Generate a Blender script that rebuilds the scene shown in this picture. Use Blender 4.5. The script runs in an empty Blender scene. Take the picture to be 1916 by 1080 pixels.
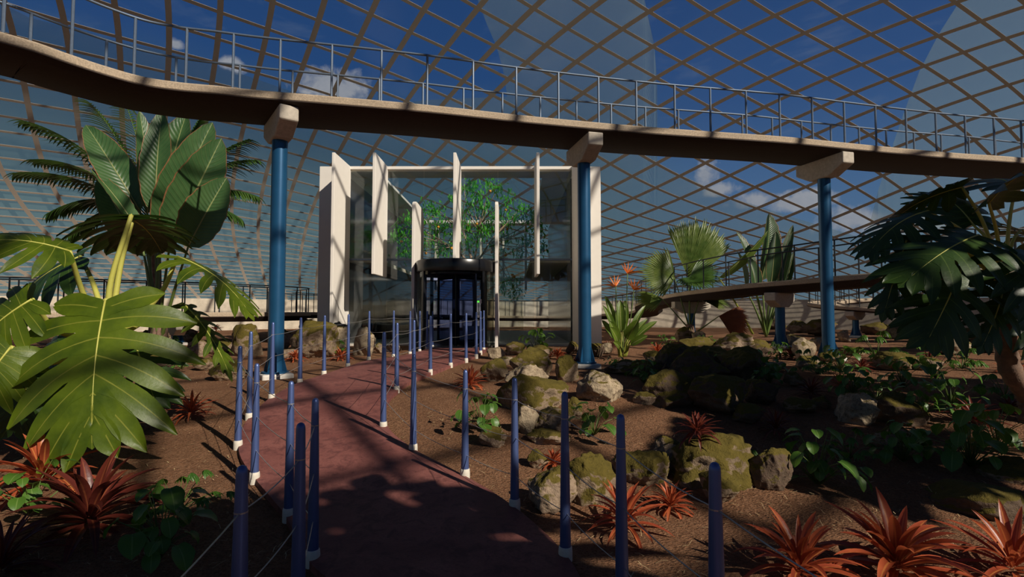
import bpy, bmesh, math, random
import numpy as np
from mathutils import Vector, Matrix, noise
C = bpy.context.scene.collection
S = bpy.context.scene
PI = math.pi
# ---------------------------------------------------------------- camera
PITCH = math.radians(2.57); F = 958.0; EYE = 1.65
cam = bpy.data.cameras.new('camera'); cam.lens = 18.0; cam.sensor_width = 36.0
cam.clip_end = 500; cam.clip_start = 0.02
co = bpy.data.objects.new('camera', cam); C.objects.link(co)
co.location = (0, 0, EYE); co.rotation_euler = (PI/2 + PITCH, 0, 0); S.camera = co
S.view_settings.view_transform = 'Standard'; S.view_settings.look = 'None'
S.view_settings.gamma = 1.0; S.view_settings.use_curve_mapping = False
S.view_settings.exposure = 0.0
S.cycles.transparent_max_bounces = 24
S.cycles.max_bounces = 6
S.cycles.sample_clamp_indirect = 4

def ray(px, py):
    x = (px-958)/F; z = -(py-540)/F; c, s = math.cos(PITCH), math.sin(PITCH)
    return Vector((x, c - z*s, s + z*c))
def at(px, py, Y):
    r = ray(px, py); t = Y/r.y
    return Vector((r.x*t, Y, EYE + r.z*t))
def atz(px, py, z):
    r = ray(px, py); t = (z-EYE)/r.z
    return Vector((r.x*t, r.y*t, z))
_gy = [(-40, 0), (3.4, 0), (4.3, .03), (5, .09), (5.8, .19), (6.4, .28), (7.3, .39), (8.3, .45), (9.3, .48), (10.6, .51), (12, .54), (13.5, .58), (14.5, .6), (60, .6)]
def gz(x, y):
    for (a, za), (b, zb) in zip(_gy, _gy[1:]):
        if y <= b:
            t = (y-a)/(b-a); return za + (zb-za)*t
    return .6
def onground(px, py):
    r = ray(px, py); t = 1.5
    while t < 60:
        p = r*t
        if EYE + p.z <= gz(p.x, p.y): break
        t += .01
    p = r*t
    return Vector((p.x, p.y, gz(p.x, p.y)))

# ---------------------------------------------------------------- object helpers
def tag(o, label=None, cat=None, group=None, kind=None):
    if label: o['label'] = label
    if cat: o['category'] = cat
    if group: o['group'] = group
    if kind: o['kind'] = kind
    return o
def empty(name, loc=(0, 0, 0), rz=0):
    o = bpy.data.objects.new(name, None); C.objects.link(o); o.location = loc; o.rotation_euler = (0, 0, rz)
    o.empty_display_size = .1
    return o
def copy_tree(o, parent=None):
    c = o.copy(); C.objects.link(c); c.parent = parent
    for ch in list(o.children): copy_tree(ch, c)
    return c
class MB:
    def __init__(s): s.v = []; s.f = []; s.uv = []
    def add(s, verts, faces, uvs=None):
        b = len(s.v); s.v += [tuple(v) for v in verts]
        s.f += [tuple(b+i for i in f) for f in faces]
        s.uv += list(uvs) if uvs else [(0.5, 0.5)]*len(verts)
    def box(s, x0, x1, y0, y1, z0, z1):
        s.add([(x, y, z) for z in (z0, z1) for y in (y0, y1) for x in (x0, x1)],
              [(0, 2, 3, 1), (4, 5, 7, 6), (0, 1, 5, 4), (2, 6, 7, 3), (0, 4, 6, 2), (1, 3, 7, 5)])
    def lathe(s, prof, c=(0, 0, 0), n=16, cap=True):
        vs = []; fs = []; m = len(prof)
        for r, z in prof:
            for k in range(n):
                a = 2*PI*k/n; vs.append((c[0]+r*math.cos(a), c[1]+r*math.sin(a), c[2]+z))
        for i in range(m-1):
            for k in range(n):
                a = i*n+k; b = i*n+(k+1) % n; fs.append((a, b, b+n, a+n))
        if cap:
            fs.append(tuple(range(n-1, -1, -1))); fs.append(tuple((m-1)*n+k for k in range(n)))
        s.add(vs, fs)
    def tube(s, pts, r, n=8, cap=True):
        pts = [Vector(p) for p in pts]
        if not hasattr(r, '__len__'): r = [r]*len(pts)
        vs = []; fs = []; up = None
        for i, p in enumerate(pts):
            d = (pts[min(i+1, len(pts)-1)] - pts[max(i-1, 0)])
            if d.length < 1e-9: d = Vector((0, 0, 1))
            d.normalize()
            if up is None: up = Vector((0, 0, 1)) if abs(d.z) < .9 else Vector((1, 0, 0))
            u = d.cross(up).normalized(); w = u.cross(d).normalized(); up = w
            for k in range(n):
                a = 2*PI*k/n; vs.append(p + (u*math.cos(a)+w*math.sin(a))*r[i])
        for i in range(len(pts)-1):
            for k in range(n):
                a = i*n+k; b = i*n+(k+1) % n; fs.append((a, b, b+n, a+n))
        if cap and n > 2:
            fs.append(tuple(range(n-1, -1, -1))); fs.append(tuple((len(pts)-1)*n+k for k in range(n)))
        uv = [(.5, i/max(1, len(pts)-1)) for i in range(len(pts)) for k in range(n)]
        s.add(vs, fs, uv)
    def sweep(s, pts, prof, up=Vector((0, 0, 1)), closed=True):
        """prof: list of (lateral, vertical); lateral along right-hand side of travel"""
        pts = [Vector(p) for p in pts]; vs = []; fs = []; m = len(prof)
        for i, p in enumerate(pts):
            d = pts[min(i+1, len(pts)-1)] - pts[max(i-1, 0)]
            d = Vector((d.x, d.y, 0)).normalized(); sd = Vector((d.y, -d.x, 0))
            for a, b in prof: vs.append(p + sd*a + up*b)
        for i in range(len(pts)-1):
            for k in range(m):
                a = i*m+k; b = i*m+(k+1) % m; fs.append((a, a+m, b+m, b))
        fs.append(tuple(range(m))); fs.append(tuple((len(pts)-1)*m+k for k in range(m-1, -1, -1)))
        s.add(vs, fs)
    def prism(s, poly, axis, a0, a1):
        n = len(poly)
        def P(u, v, w):
            return {'x': (w, u, v), 'y': (u, w, v), 'z': (u, v, w)}[axis]
        vs = [P(u, v, a0) for u, v in poly] + [P(u, v, a1) for u, v in poly]
        s.add(vs, [tuple(range(n)), tuple(range(2*n-1, n-1, -1))] + [(k, k+n, (k+1) % n+n, (k+1) % n) for k in range(n)])
    def mesh(s, name, mat, smooth=False, fix=False):
        me = bpy.data.meshes.new(name); me.from_pydata(s.v, [], s.f)
        ul = me.uv_layers.new(name='UVMap')
        li = np.empty(len(me.loops), dtype=np.int32); me.loops.foreach_get('vertex_index', li)
        ul.data.foreach_set('uv', np.array(s.uv, dtype=np.float32)[li].ravel())
        if fix:
            bm = bmesh.new(); bm.from_mesh(me); bmesh.ops.recalc_face_normals(bm, faces=bm.faces); bm.to_mesh(me); bm.free()
        me.materials.append(mat)
        if smooth: me.polygons.foreach_set('use_smooth', [True]*len(me.polygons))
        me.update(); return me
    def build(s, name, mat, parent=None, smooth=False, fix=True, bevel=0, seg=2, auto=None):
        me = s.mesh(name, mat, smooth, fix)
        o = bpy.data.objects.new(name, me); C.objects.link(o)
        if parent: o.parent = parent
        if bevel:
            m = o.modifiers.new('bevel', 'BEVEL'); m.width = bevel; m.segments = seg; m.limit_method = 'ANGLE'; m.angle_limit = math.radians(40)
        if auto:
            me.polygons.foreach_set('use_smooth', [True]*len(me.polygons))
            try: me.set_sharp_from_angle(angle=math.radians(auto))
            except Exception: pass
        return o
def spline(pts, n=8):
    pts = [Vector(p) for p in pts]; out = []
    for i in range(len(pts)-1):
        p1 = pts[i]; p2 = pts[i+1]
        p0 = pts[i-1] if i else p1*2-p2; p3 = pts[i+2] if i+2 < len(pts) else p2*2-p1
        t0 = 0; t1 = t0+max(1e-4, (p1-p0).length)**.5; t2 = t1+max(1e-4, (p2-p1).length)**.5; t3 = t2+max(1e-4, (p3-p2).length)**.5
        for k in range(n):
            t = t1+(t2-t1)*k/n
            a1 = p0*((t1-t)/(t1-t0))+p1*((t-t0)/(t1-t0)); a2 = p1*((t2-t)/(t2-t1))+p2*((t-t1)/(t2-t1)); a3 = p2*((t3-t)/(t3-t2))+p3*((t-t2)/(t3-t2))
            b1 = a1*((t2-t)/(t2-t0))+a2*((t-t0)/(t2-t0)); b2 = a2*((t3-t)/(t3-t1))+a3*((t-t1)/(t3-t1))
            out.append(b1*((t2-t)/(t2-t1))+b2*((t-t1)/(t2-t1)))
    out.append(pts[-1]); return out
def resample(pts, step):
    out = [pts[0].copy()]; acc = 0
    for a, b in zip(pts, pts[1:]):
        L = (b-a).length
        if L < 1e-9: continue
        d = step-acc
        while d <= L:
            out.append(a.lerp(b, d/L)); d += step
        acc = L-(d-step)
    return out

# ---------------------------------------------------------------- materials
def s2l(c):
    return tuple(((x/255)/12.92 if x/255 <= .04045 else ((x/255+.055)/1.055)**2.4) for x in c)
class NT:
    def __init__(s, name):
        s.m = bpy.data.materials.new(name); s.m.use_nodes = True; s.t = s.m.node_tree; s.t.nodes.clear()
        s.out = s.n('ShaderNodeOutputMaterial')
    def n(s, typ, **kw):
        nd = s.t.nodes.new(typ)
        for k, v in kw.items():
            if k.startswith('i_'):
                key = k[2:]; key = int(key) if key.isdigit() else key.replace('_', ' ')
                nd.inputs[key].default_value = v
            else: setattr(nd, k, v)
        return nd
    def l(s, a, b): s.t.links.new(a, b)
    def noise(s, scale, detail=4, coord=None, rough=.55, dist=0):
        nd = s.n('ShaderNodeTexNoise'); nd.inputs['Scale'].default_value = scale; nd.inputs['Detail'].default_value = detail
        nd.inputs['Roughness'].default_value = rough; nd.inputs['Distortion'].default_value = dist
        if coord is not None: s.l(coord, nd.inputs['Vector'])
        return nd.outputs['Fac']
    def ramp(s, fac, stops):
        r = s.n('ShaderNodeValToRGB'); e = r.color_ramp.elements
        while len(e) < len(stops): e.new(.5)
        for el, (p, c) in zip(e, stops):
            el.position = p; el.color = (c[0], c[1], c[2], 1) if hasattr(c, '__len__') else (c, c, c, 1)
        s.l(fac, r.inputs[0]); return r.outputs[0]
    def mix(s, fac, a, b, mode='MIX'):
        m = s.n('ShaderNodeMix', data_type='RGBA', blend_type=mode)
        for sock, v in ((m.inputs[0], fac), (m.inputs[6], a), (m.inputs[7], b)):
            if hasattr(v, 'links'): s.l(v, sock)
            elif hasattr(v, '__len__'): sock.default_value = (v[0], v[1], v[2], 1)
            else: sock.default_value = v
        return m.outputs[2]
    def math(s, op, a, b=0, c=0):
        m = s.n('ShaderNodeMath', operation=op)
        for sock, v in zip(m.inputs, (a, b, c)):
            if hasattr(v, 'links'): s.l(v, sock)
            else: sock.default_value = v
        return m.outputs[0]
    def bump(s, h, strength=.3, dist=.02):
        b = s.n('ShaderNodeBump'); b.inputs['Strength'].default_value = strength; b.inputs['Distance'].default_value = dist
        s.l(h, b.inputs['Height']); return b.outputs[0]
    def pr(s, color, rough=.6, metal=0, normal=None, spec=.5):
        p = s.n('ShaderNodeBsdfPrincipled')
        for key, v in (('Base Color', color), ('Roughness', rough), ('Metallic', metal), ('Specular IOR Level', spec)):
            if hasattr(v, 'links'): s.l(v, p.inputs[key])
            elif hasattr(v, '__len__'): p.inputs[key].default_value = (v[0], v[1], v[2], 1)
            else: p.inputs[key].default_value = v
        if normal is not None: s.l(normal, p.inputs['Normal'])
        return p.outputs[0]
    def done(s, sh): s.l(sh, s.out.inputs['Surface']); return s.m
    def geo(s): return s.n('ShaderNodeNewGeometry')
    def obj(s): return s.n('ShaderNodeTexCoord').outputs['Object']
    def pos(s): return s.n('ShaderNodeNewGeometry').outputs['Position']

def mat_concrete(name, col, scale=30, var=.25, bump=.25, rough=.85):
    t = NT(name); p = t.pos()
    n1 = t.noise(scale, 6, p); n2 = t.noise(2.2, 3, p); n3 = t.noise(scale*5, 2, p)
    c = t.mix(t.ramp(n1, [(.35, 0), (.65, 1)]), tuple(x*(1-var) for x in col), tuple(min(1, x*(1+var*.5)) for x in col))
    c = t.mix(t.math('MULTIPLY', t.ramp(n2, [(.4, 0), (.75, 1)]), .35), c, tuple(x*.6 for x in col))
    c = t.mix(t.ramp(n3, [(.62, 0), (.68, .35)]), c, tuple(x*.45 for x in col))
    return t.done(t.pr(c, rough, normal=t.bump(t.math('ADD', n1, n3), bump, .006)))
def mat_paint(name, col, rough=.4, metal=0, var=.08, scale=8, spec=.5, bump=0):
    t = NT(name); p = t.pos(); n = t.noise(scale, 5, p)
    c = t.mix(n, tuple(x*(1-var) for x in col), tuple(min(1, x*(1+var)) for x in col))
    nr = t.bump(t.noise(scale*20, 2, p), bump, .003) if bump else None
    return t.done(t.pr(c, rough, metal, nr, spec))
M = {}
M['deck'] = mat_concrete('deck_concrete', (.43, .335, .235), 42, .3, .3)
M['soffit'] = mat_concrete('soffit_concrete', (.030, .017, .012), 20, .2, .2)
M['cap'] = mat_concrete('cap_concrete', (.50, .44, .36), 14, .15, .15)
M['wallc'] = mat_concrete('wall_concrete', (.52, .45, .35), 3, .18, .2)
M['footing'] = mat_concrete('footing_concrete', (.62, .58, .52), 20, .12, .1)
M['white'] = mat_paint('white_render', (.76, .71, .64), .75, 0, .05, 5, .3, .1)
M['beige'] = mat_paint('beige_ceiling', (.60, .52, .40), .8, 0, .08, 3, .2)
M['pfloor'] = mat_concrete('pale_floor', (.48, .45, .40), 18, .12, .05, .5)
M['column'] = mat_paint('blue_column_paint', (.014, .082, .18), .33, .35, .22, 4, .5, .12)
M['bollard'] = mat_paint('blue_bollard_paint', (.105, .155, .36), .40, .6, .08, 12, .6, .1)
M['sleeve'] = mat_paint('cream_sleeve', (.62, .57, .48), .6, 0, .15, 40, .4, .2)
M['rail'] = mat_paint('grey_rail_metal', (.11, .145, .20), .5, .45, .25, 30, .5, .1)
M['darkrail'] = mat_paint('dark_rail_metal', (.02, .025, .03), .45, .3, .25, 30, .5)
M['wire'] = mat_paint('steel_wire', (.45, .43, .40), .35, .6, .2, 60)
M['black'] = mat_paint('black_metal', (.008, .008, .009), .25, .2, .1, 10)
M['navy'] = mat_paint('navy_frame', (.006, .008, .022), .3, .2, .1, 10)
M['darkpanel'] = mat_paint('dark_inner_panel', (.012, .013, .014), .12, 0, .1, 3)
M['lattice'] = mat_paint('lattice_paint', (.40, .345, .285), .6, 0, .08, 2, .3)
def mat_glass(name, tint, refl=1.0, rough=.0):
    t = NT(name)
    tr = t.n('ShaderNodeBsdfTransparent'); tr.inputs[0].default_value = (*tint, 1)
    gl = t.n('ShaderNodeBsdfGlossy'); gl.inputs['Roughness'].default_value = rough; gl.inputs['Color'].default_value = (.9, .95, 1, 1)
    lw = t.n('ShaderNodeLayerWeight'); lw.inputs[0].default_value = .5; fr = t.math('ADD', .045, t.math('MULTIPLY', t.math('POWER', lw.outputs['Facing'], 4.5), .9))
    mx = t.n('ShaderNodeMixShader'); t.l(t.math('MULTIPLY', fr, refl*.6), mx.inputs[0]); t.l(tr.outputs[0], mx.inputs[1]); t.l(gl.outputs[0], mx.inputs[2])
    return t.done(mx.outputs[0])
M['glass'] = mat_glass('window_glass', (.84, .88, .90), 1.5)
M['doorglass'] = mat_glass('dark_door_glass', (.62, .68, .88), 1.0)
M['curveglass'] = mat_glass('clear_door_glass', (.82, .82, .78), 1.0)
def mat_reflection_film():  # diffuse teal mix standing in for reflections on the dome glass
    t = NT('teal_reflection_film')
    tr = t.n('ShaderNodeBsdfTransparent'); tr.inputs[0].default_value = (.96, .97, .97, 1)
    df = t.n('ShaderNodeBsdfDiffuse'); df.inputs[0].default_value = (.40, .54, .50, 1)
    tl = t.n('ShaderNodeBsdfTranslucent'); tl.inputs[0].default_value = (.33, .46, .42, 1)
    m1 = t.n('ShaderNodeMixShader'); m1.inputs[0].default_value = .5; t.l(df.outputs[0], m1.inputs[1]); t.l(tl.outputs[0], m1.inputs[2])
    m2 = t.n('ShaderNodeMixShader'); m2.inputs[0].default_value = .38; t.l(tr.outputs[0], m2.inputs[1]); t.l(m1.outputs[0], m2.inputs[2])
    return t.done(m2.outputs[0])
M['reflection_film'] = mat_reflection_film()
def mat_mulch():
    t = NT('bark_mulch'); p = t.pos()
    big = t.noise(1.1, 4, p); mid = t.noise(9, 6, p, .7, 1.5)
    mp = t.n('ShaderNodeMapping'); mp.inputs['Scale'].default_value = (1, 2.6, 1); mp.inputs['Rotation'].default_value = (0, 0, .5); t.l(p, mp.inputs[0])
    v = t.n('ShaderNodeTexVoronoi'); v.inputs['Scale'].default_value = 34; t.l(mp.outputs[0], v.inputs['Vector'])
    fine = t.noise(70, 4, p, .7)
    c = t.mix(t.ramp(mid, [(.3, 0), (.7, 1)]), (.175, .080, .040), (.40, .200, .105))
    c = t.mix(t.ramp(v.outputs['Color'], [(.2, 0), (.8, .55)]), c, (.36, .205, .12))
    c = t.mix(t.ramp(fine, [(.32, .8), (.5, 0)]), c, (.05, .022, .012))
    c = t.mix(t.ramp(big, [(.4, 0), (.7, .5)]), c, (.15, .072, .040))
    h = t.math('ADD', t.math('MULTIPLY', v.outputs['Distance'], 1.2), t.math('ADD', fine, t.math('MULTIPLY', mid, 2)))
    return t.done(t.pr(c, .95, normal=t.bump(h, .9, .03), spec=.1))
M['mulch'] = mat_mulch()
def mat_path():
    t = NT('red_path_concrete'); p = t.pos()
    a = t.noise(1.3, 5, p, .6, .5); b = t.noise(7, 6, p, .7, .8); f = t.noise(60, 3, p)
    c = t.mix(t.ramp(a, [(.35, 0), (.65, 1)]), (.165, .053, .045), (.245, .090, .074))
    c = t.mix(t.ramp(b, [(.48, 0), (.62, .7)]), c, (.085, .027, .026))
    c = t.mix(t.ramp(f, [(.35, .3), (.6, 0)]), c, (.09, .035, .03))
    return t.done(t.pr(c, .7, normal=t.bump(t.math('ADD', f, b), .3, .006), spec=.3))
M['path'] = mat_path()
def mat_rock(name, moss, pale):
    t = NT(name); p = t.pos(); g = t.geo()
    sx = t.n('ShaderNodeSeparateXYZ'); t.l(g.outputs['Normal'], sx.inputs[0])
    n1 = t.noise(3.5, 7, p, .65, .6); n2 = t.noise(16, 6, p, .7); n3 = t.noise(60, 3, p)
    c = t.mix(t.ramp(n1, [(.35, 0), (.65, 1)]), tuple(x*.5 for x in pale), pale)
    c = t.mix(t.ramp(n2, [(.5, 0), (.62, .6)]), c, (.10, .06, .04))
    k = t.math('ADD', sx.outputs[2], t.math('MULTIPLY', t.math('SUBTRACT', n1, .5), 2.4))
    mossc = t.mix(n2, (.050, .042, .008), (.155, .115, .022))
    c = t.mix(t.ramp(k, [(moss, 0), (moss+.2, 1)]), c, mossc)
    h = t.math('ADD', n2, t.math('MULTIPLY', n3, .5))
    return t.done(t.pr(c, .92, normal=t.bump(h, .8, .03), spec=.2))
M['rock_moss'] = mat_rock('mossy_rock', .05, (.36, .26, .17))
M['rock_mid'] = mat_rock('brown_rock', .45, (.40, .29, .20))
M['rock_pale'] = mat_rock('pale_rock', .75, (.46, .36, .24))
def mat_leaf(name, c1, c2, vein, tl=.35, rough=.4, side=0, vw=.03, edge=None, hue=.3, bumpy=.25):
    t = NT(name); uv = t.n('ShaderNodeUVMap'); s = t.n('ShaderNodeSeparateXYZ'); t.l(uv.outputs[0], s.inputs[0])
    u, v = s.outputs[0], s.outputs[1]
    d = t.math('ABSOLUTE', t.math('SUBTRACT', u, .5)); p = t.pos()
    n = t.noise(3, 4, p); c = t.mix(t.ramp(n, [(.3, 0), (.7, 1)]), c1, c2)
    h = None
    if side:
        w = t.math('SINE', t.math('MULTIPLY', t.math('SUBTRACT', v, t.math('MULTIPLY', d, .28)), side))
        c = t.mix(t.ramp(w, [(.0, 0), (1, .45)]), c, tuple(x*.6 for x in c1))
        c = t.mix(t.ramp(w, [(.93, 0), (1.0, .45)]), c, vein); h = w
    if edge:
        c = t.mix(t.ramp(t.math('ADD', d, t.math('MULTIPLY', t.noise(14, 3, p), .03)), [(.485, 0), (.5, 1)]), c, edge)
    c = t.mix(t.ramp(d, [(vw*.6, 1), (vw, 0)]), c, vein)
    nr = t.bump(h, bumpy, .01) if h is not None else t.bump(t.noise(25, 3, p), .2, .01)
    ps = t.pr(c, rough, normal=nr, spec=.45)
    tr = t.n('ShaderNodeBsdfTranslucent'); t.l(t.mix(.5, c, tuple(min(1, x*1.6) for x in c2)), tr.inputs[0])
    mx = t.n('ShaderNodeMixShader'); mx.inputs[0].default_value = tl; t.l(ps, mx.inputs[1]); t.l(tr.outputs[0], mx.inputs[2])
    return t.done(mx.outputs[0])
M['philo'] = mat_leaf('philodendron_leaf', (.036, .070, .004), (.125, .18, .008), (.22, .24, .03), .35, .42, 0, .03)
M['philo_shaded'] = mat_leaf('shaded_philodendron_leaf', (.018, .045, .008), (.035, .08, .010), (.07, .12, .02), .2, .4, 0, .03)  # philodendron leaf darkened to put shade into its colour
M['petiole'] = mat_leaf('yellow_petiole', (.24, .26, .04), (.34, .32, .06), (.5, .48, .1), .1, .5)
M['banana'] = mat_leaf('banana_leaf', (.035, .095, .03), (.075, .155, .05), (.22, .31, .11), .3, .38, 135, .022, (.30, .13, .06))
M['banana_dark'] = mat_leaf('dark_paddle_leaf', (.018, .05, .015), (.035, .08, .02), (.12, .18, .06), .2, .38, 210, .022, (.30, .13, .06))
M['palm'] = mat_leaf('palm_leaflet', (.03, .075, .012), (.06, .12, .02), (.10, .16, .04), .3, .4)
M['fan'] = mat_leaf('fan_palm_leaf', (.05, .10, .012), (.17, .22, .05), (.45, .45, .2), .4, .35)
M['fan_dry'] = mat_leaf('dry_palm_leaf', (.22, .07, .025), (.36, .12, .04), (.30, .12, .05), .3, .6)
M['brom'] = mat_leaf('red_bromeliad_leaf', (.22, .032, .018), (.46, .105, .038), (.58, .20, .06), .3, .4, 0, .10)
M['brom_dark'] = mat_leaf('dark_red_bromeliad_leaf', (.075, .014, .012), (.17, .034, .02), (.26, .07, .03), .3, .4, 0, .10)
M['leafy'] = mat_leaf('green_leaf', (.045, .12, .016), (.10, .21, .025), (.17, .27, .06), .35, .4, 0, .04)
M['strel'] = mat_leaf('strelitzia_leaf', (.06, .12, .015), (.15, .22, .025), (.36, .38, .07), .35, .4, 0, .04)
M['citrus'] = mat_leaf('citrus_leaf', (.07, .36, .02), (.14, .52, .04), (.2, .5, .08), .45, .4)
M['canopy'] = mat_leaf('added_canopy_leaf', (.03, .08, .012), (.05, .12, .02), (.1, .16, .04), .05, .5)
M['orange'] = mat_paint('orange_peel', (.75, .30, .02), .5, 0, .15, 20, .5, .2)
M['bract'] = mat_leaf('orange_bract', (.80, .14, .02), (.90, .28, .03), (.8, .1, .02), .3, .4)
M['bractred'] = mat_leaf('red_bract', (.55, .05, .02), (.5, .18, .05), (.3, .3, .1), .2, .4)
M['bark'] = mat_concrete('bark', (.17, .10, .065), 9, .4, .8)
M['bark_light'] = mat_concrete('light_bark', (.42, .26, .17), 9, .25, .4)
M['stem'] = mat_paint('green_stem', (.10, .15, .03), .5, 0, .2, 10)
M['straw'] = mat_paint('straw', (.46, .33, .17), .7, 0, .3, 2)
def mat_emit(name, col, st):
    t = NT(name); e = t.n('ShaderNodeEmission'); e.inputs[0].default_value = (*col, 1); e.inputs[1].default_value = st
    return t.done(e.outputs[0])
M['green_light'] = mat_emit('green_light', (.12, .8, .08), 1.0)

# ---------------------------------------------------------------- world and sun
w = bpy.data.worlds.new('sky'); S.world = w; w.use_nodes = True; t = w.node_tree; t.nodes.clear()
W = NT.__new__(NT); W.t = t; W.m = None
out = t.nodes.new('ShaderNodeOutputWorld'); bg = t.nodes.new('ShaderNodeBackground'); t.links.new(bg.outputs[0], out.inputs[0])
tc = t.nodes.new('ShaderNodeTexCoord'); g = tc.outputs['Generated']
sx = W.n('ShaderNodeSeparateXYZ'); W.l(g, sx.inputs[0]); z = sx.outputs[2]
skyr = W.ramp(z, [(.0, s2l((104, 132, 150))), (.12, s2l((92, 124, 156))), (.22, s2l((76, 110, 152))), (.36, s2l((54, 88, 138))), (.6, s2l((38, 70, 120))), (1, s2l((12, 26, 50)))])
skyl = W.ramp(z, [(.0, s2l((112, 140, 148))), (.16, s2l((102, 132, 142))), (.28, s2l((72, 102, 126))), (.42, s2l((42, 78, 130))), (.6, s2l((38, 70, 120))), (1, s2l((12, 26, 50)))])
sky = W.mix(W.ramp(W.math('DIVIDE', sx.outputs[0], W.math('MAXIMUM', sx.outputs[1], .05)), [(.1, 0), (.4, 1)]), skyl, skyr)
# cloud banks where the picture shows them: soft lumps in the direction of view
cl = None
for (px, py, rx, ry) in ((632, 162, 62, 26), (330, 84, 12, 8), (440, 122, 22, 12), (1318, 330, 22, 24), (1345, 355, 28, 12), (1410, 375, 45, 14), (1490, 378, 55, 18), (1590, 412, 60, 24),
                         (1700, 415, 70, 20), (-500, 330, 160, 60), (2500, 300, 200, 60)):
    d = ray(px, py).normalized()
    sub = W.n('ShaderNodeVectorMath', operation='SUBTRACT'); W.l(g, sub.inputs[0]); sub.inputs[1].default_value = d
    sc = W.n('ShaderNodeVectorMath', operation='MULTIPLY'); W.l(sub.outputs[0], sc.inputs[0])
    k = ray(px, py).length
    sc.inputs[1].default_value = (F/rx*k, F/rx*k, F/ry*k)
    ln = W.n('ShaderNodeVectorMath', operation='LENGTH'); W.l(sc.outputs[0], ln.inputs[0])
    f = W.math('SUBTRACT', 1.25, ln.outputs['Value'])
    cl = f if cl is None else W.math('MAXIMUM', cl, f)
nz = W.noise(22, 7, g, .6, .3)
cf = W.math('ADD', cl, W.math('MULTIPLY', W.math('SUBTRACT', nz, .5), 3.0))
cm = W.ramp(cf, [(.05, 0), (.75, .9)])
ccol = W.mix(nz, s2l((120, 132, 150)), s2l((188, 188, 190)))
sky = W.mix(cm, sky, ccol)
wisp = W.n('ShaderNodeMapping'); wisp.inputs['Scale'].default_value = (2, 2, 7); W.l(g, wisp.inputs[0])
sky = W.mix(W.ramp(W.noise(3, 6, wisp.outputs[0], .6, .4), [(.58, 0), (.8, .3)]), sky, s2l((120, 135, 155)))
W.l(sky, bg.inputs[0]); bg.inputs[1].default_value = 0.78
sun = bpy.data.lights.new('sun', 'SUN'); sun.energy = 5.2; sun.angle = math.radians(.55); sun.color = (1, .90, .76)
so = bpy.data.objects.new('sun', sun); C.objects.link(so)
SD = Vector((.613, -.555, .559)).normalized()
so.rotation_euler = SD.to_track_quat('Z', 'Y').to_euler(); so.location = (10, -8, 15)
# ---------------------------------------------------------------- dome
DC = Vector((2, 3, -6)); DR = Vector((35.15, 35.15, 24)); E0 = 20.23
IC=[-40.981,51.284,-26.357,-45.64,95.51,89.343,16.649,-115.56,-17.693,100.9,-95.071,43.786,-54.451,41.023,17.609,-136.77,-5.1056,-5.8817,103.27,14.395,-106.14,-55.302,50.727,-82.103,21.269]
JC=[204.45,-190.88,166.54,-267.5,108.5,-104.32,-7.5924,71.946,-334.1,-133.54,102.02,-66.274,126.52,79.31,-88.65,61.125,-267.93,111.17,-115.33,227.79,-229.46,68.672,-6.2761,58.723,67.044]
def lat(q, w):
    x, y, z = q[..., 0], q[..., 1], q[..., 2]; r = 0; n = 0
    for a in range(5):
        for b in range(5-a):
            for c in (0, 1):
                if a+b+c <= 4: r = r + w[n]*x**a*y**b*z**c; n += 1
    return r
def domept(a, e, off=0):
    q = np.stack([np.sin(a)*np.cos(e), np.cos(a)*np.cos(e), np.sin(e)], -1)
    return q
def contours(A, E, V, k):
    """marching squares on the (azimuth, elevation) grid; returns polylines"""
    segs = {}
    H = V-k; n, m = H.shape
    def ed(i, j, o):
        if o == 0: t = H[i, j]/(H[i, j]-H[i+1, j]); return (A[i]+(A[i+1]-A[i])*t, E[j])
        t = H[i, j]/(H[i, j]-H[i, j+1]); return (A[i], E[j]+(E[j+1]-E[j])*t)
    P = {}; adj = {}
    sg = H > 0
    cells = np.argwhere(~((sg[:-1, :-1] == sg[1:, :-1]) & (sg[:-1, :-1] == sg[:-1, 1:]) & (sg[:-1, :-1] == sg[1:, 1:])))
    for i, j in cells:
        i = int(i); j = int(j); es = []
        if sg[i, j] != sg[i+1, j]: es.append((i, j, 0))
        if sg[i+1, j] != sg[i+1, j+1]: es.append((i+1, j, 1))
        if sg[i, j+1] != sg[i+1, j+1]: es.append((i, j+1, 0))
        if sg[i, j] != sg[i, j+1]: es.append((i, j, 1))
        for a, b in zip(es[::2], es[1::2]):
            adj.setdefault(a, []).append(b); adj.setdefault(b, []).append(a)
    seen = set(); out = []
    for s0 in sorted(adj, key=lambda k: len(adj[k])):
        if s0 in seen: continue
        ch = [s0]; seen.add(s0); cur = s0
        while True:
            nx = [b for b in adj[cur] if b not in seen]
            if not nx: break
            cur = nx[0]; seen.add(cur); ch.append(cur)
        if len(ch) > 3: out.append([ed(*e) for e in ch])
    return out
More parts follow.
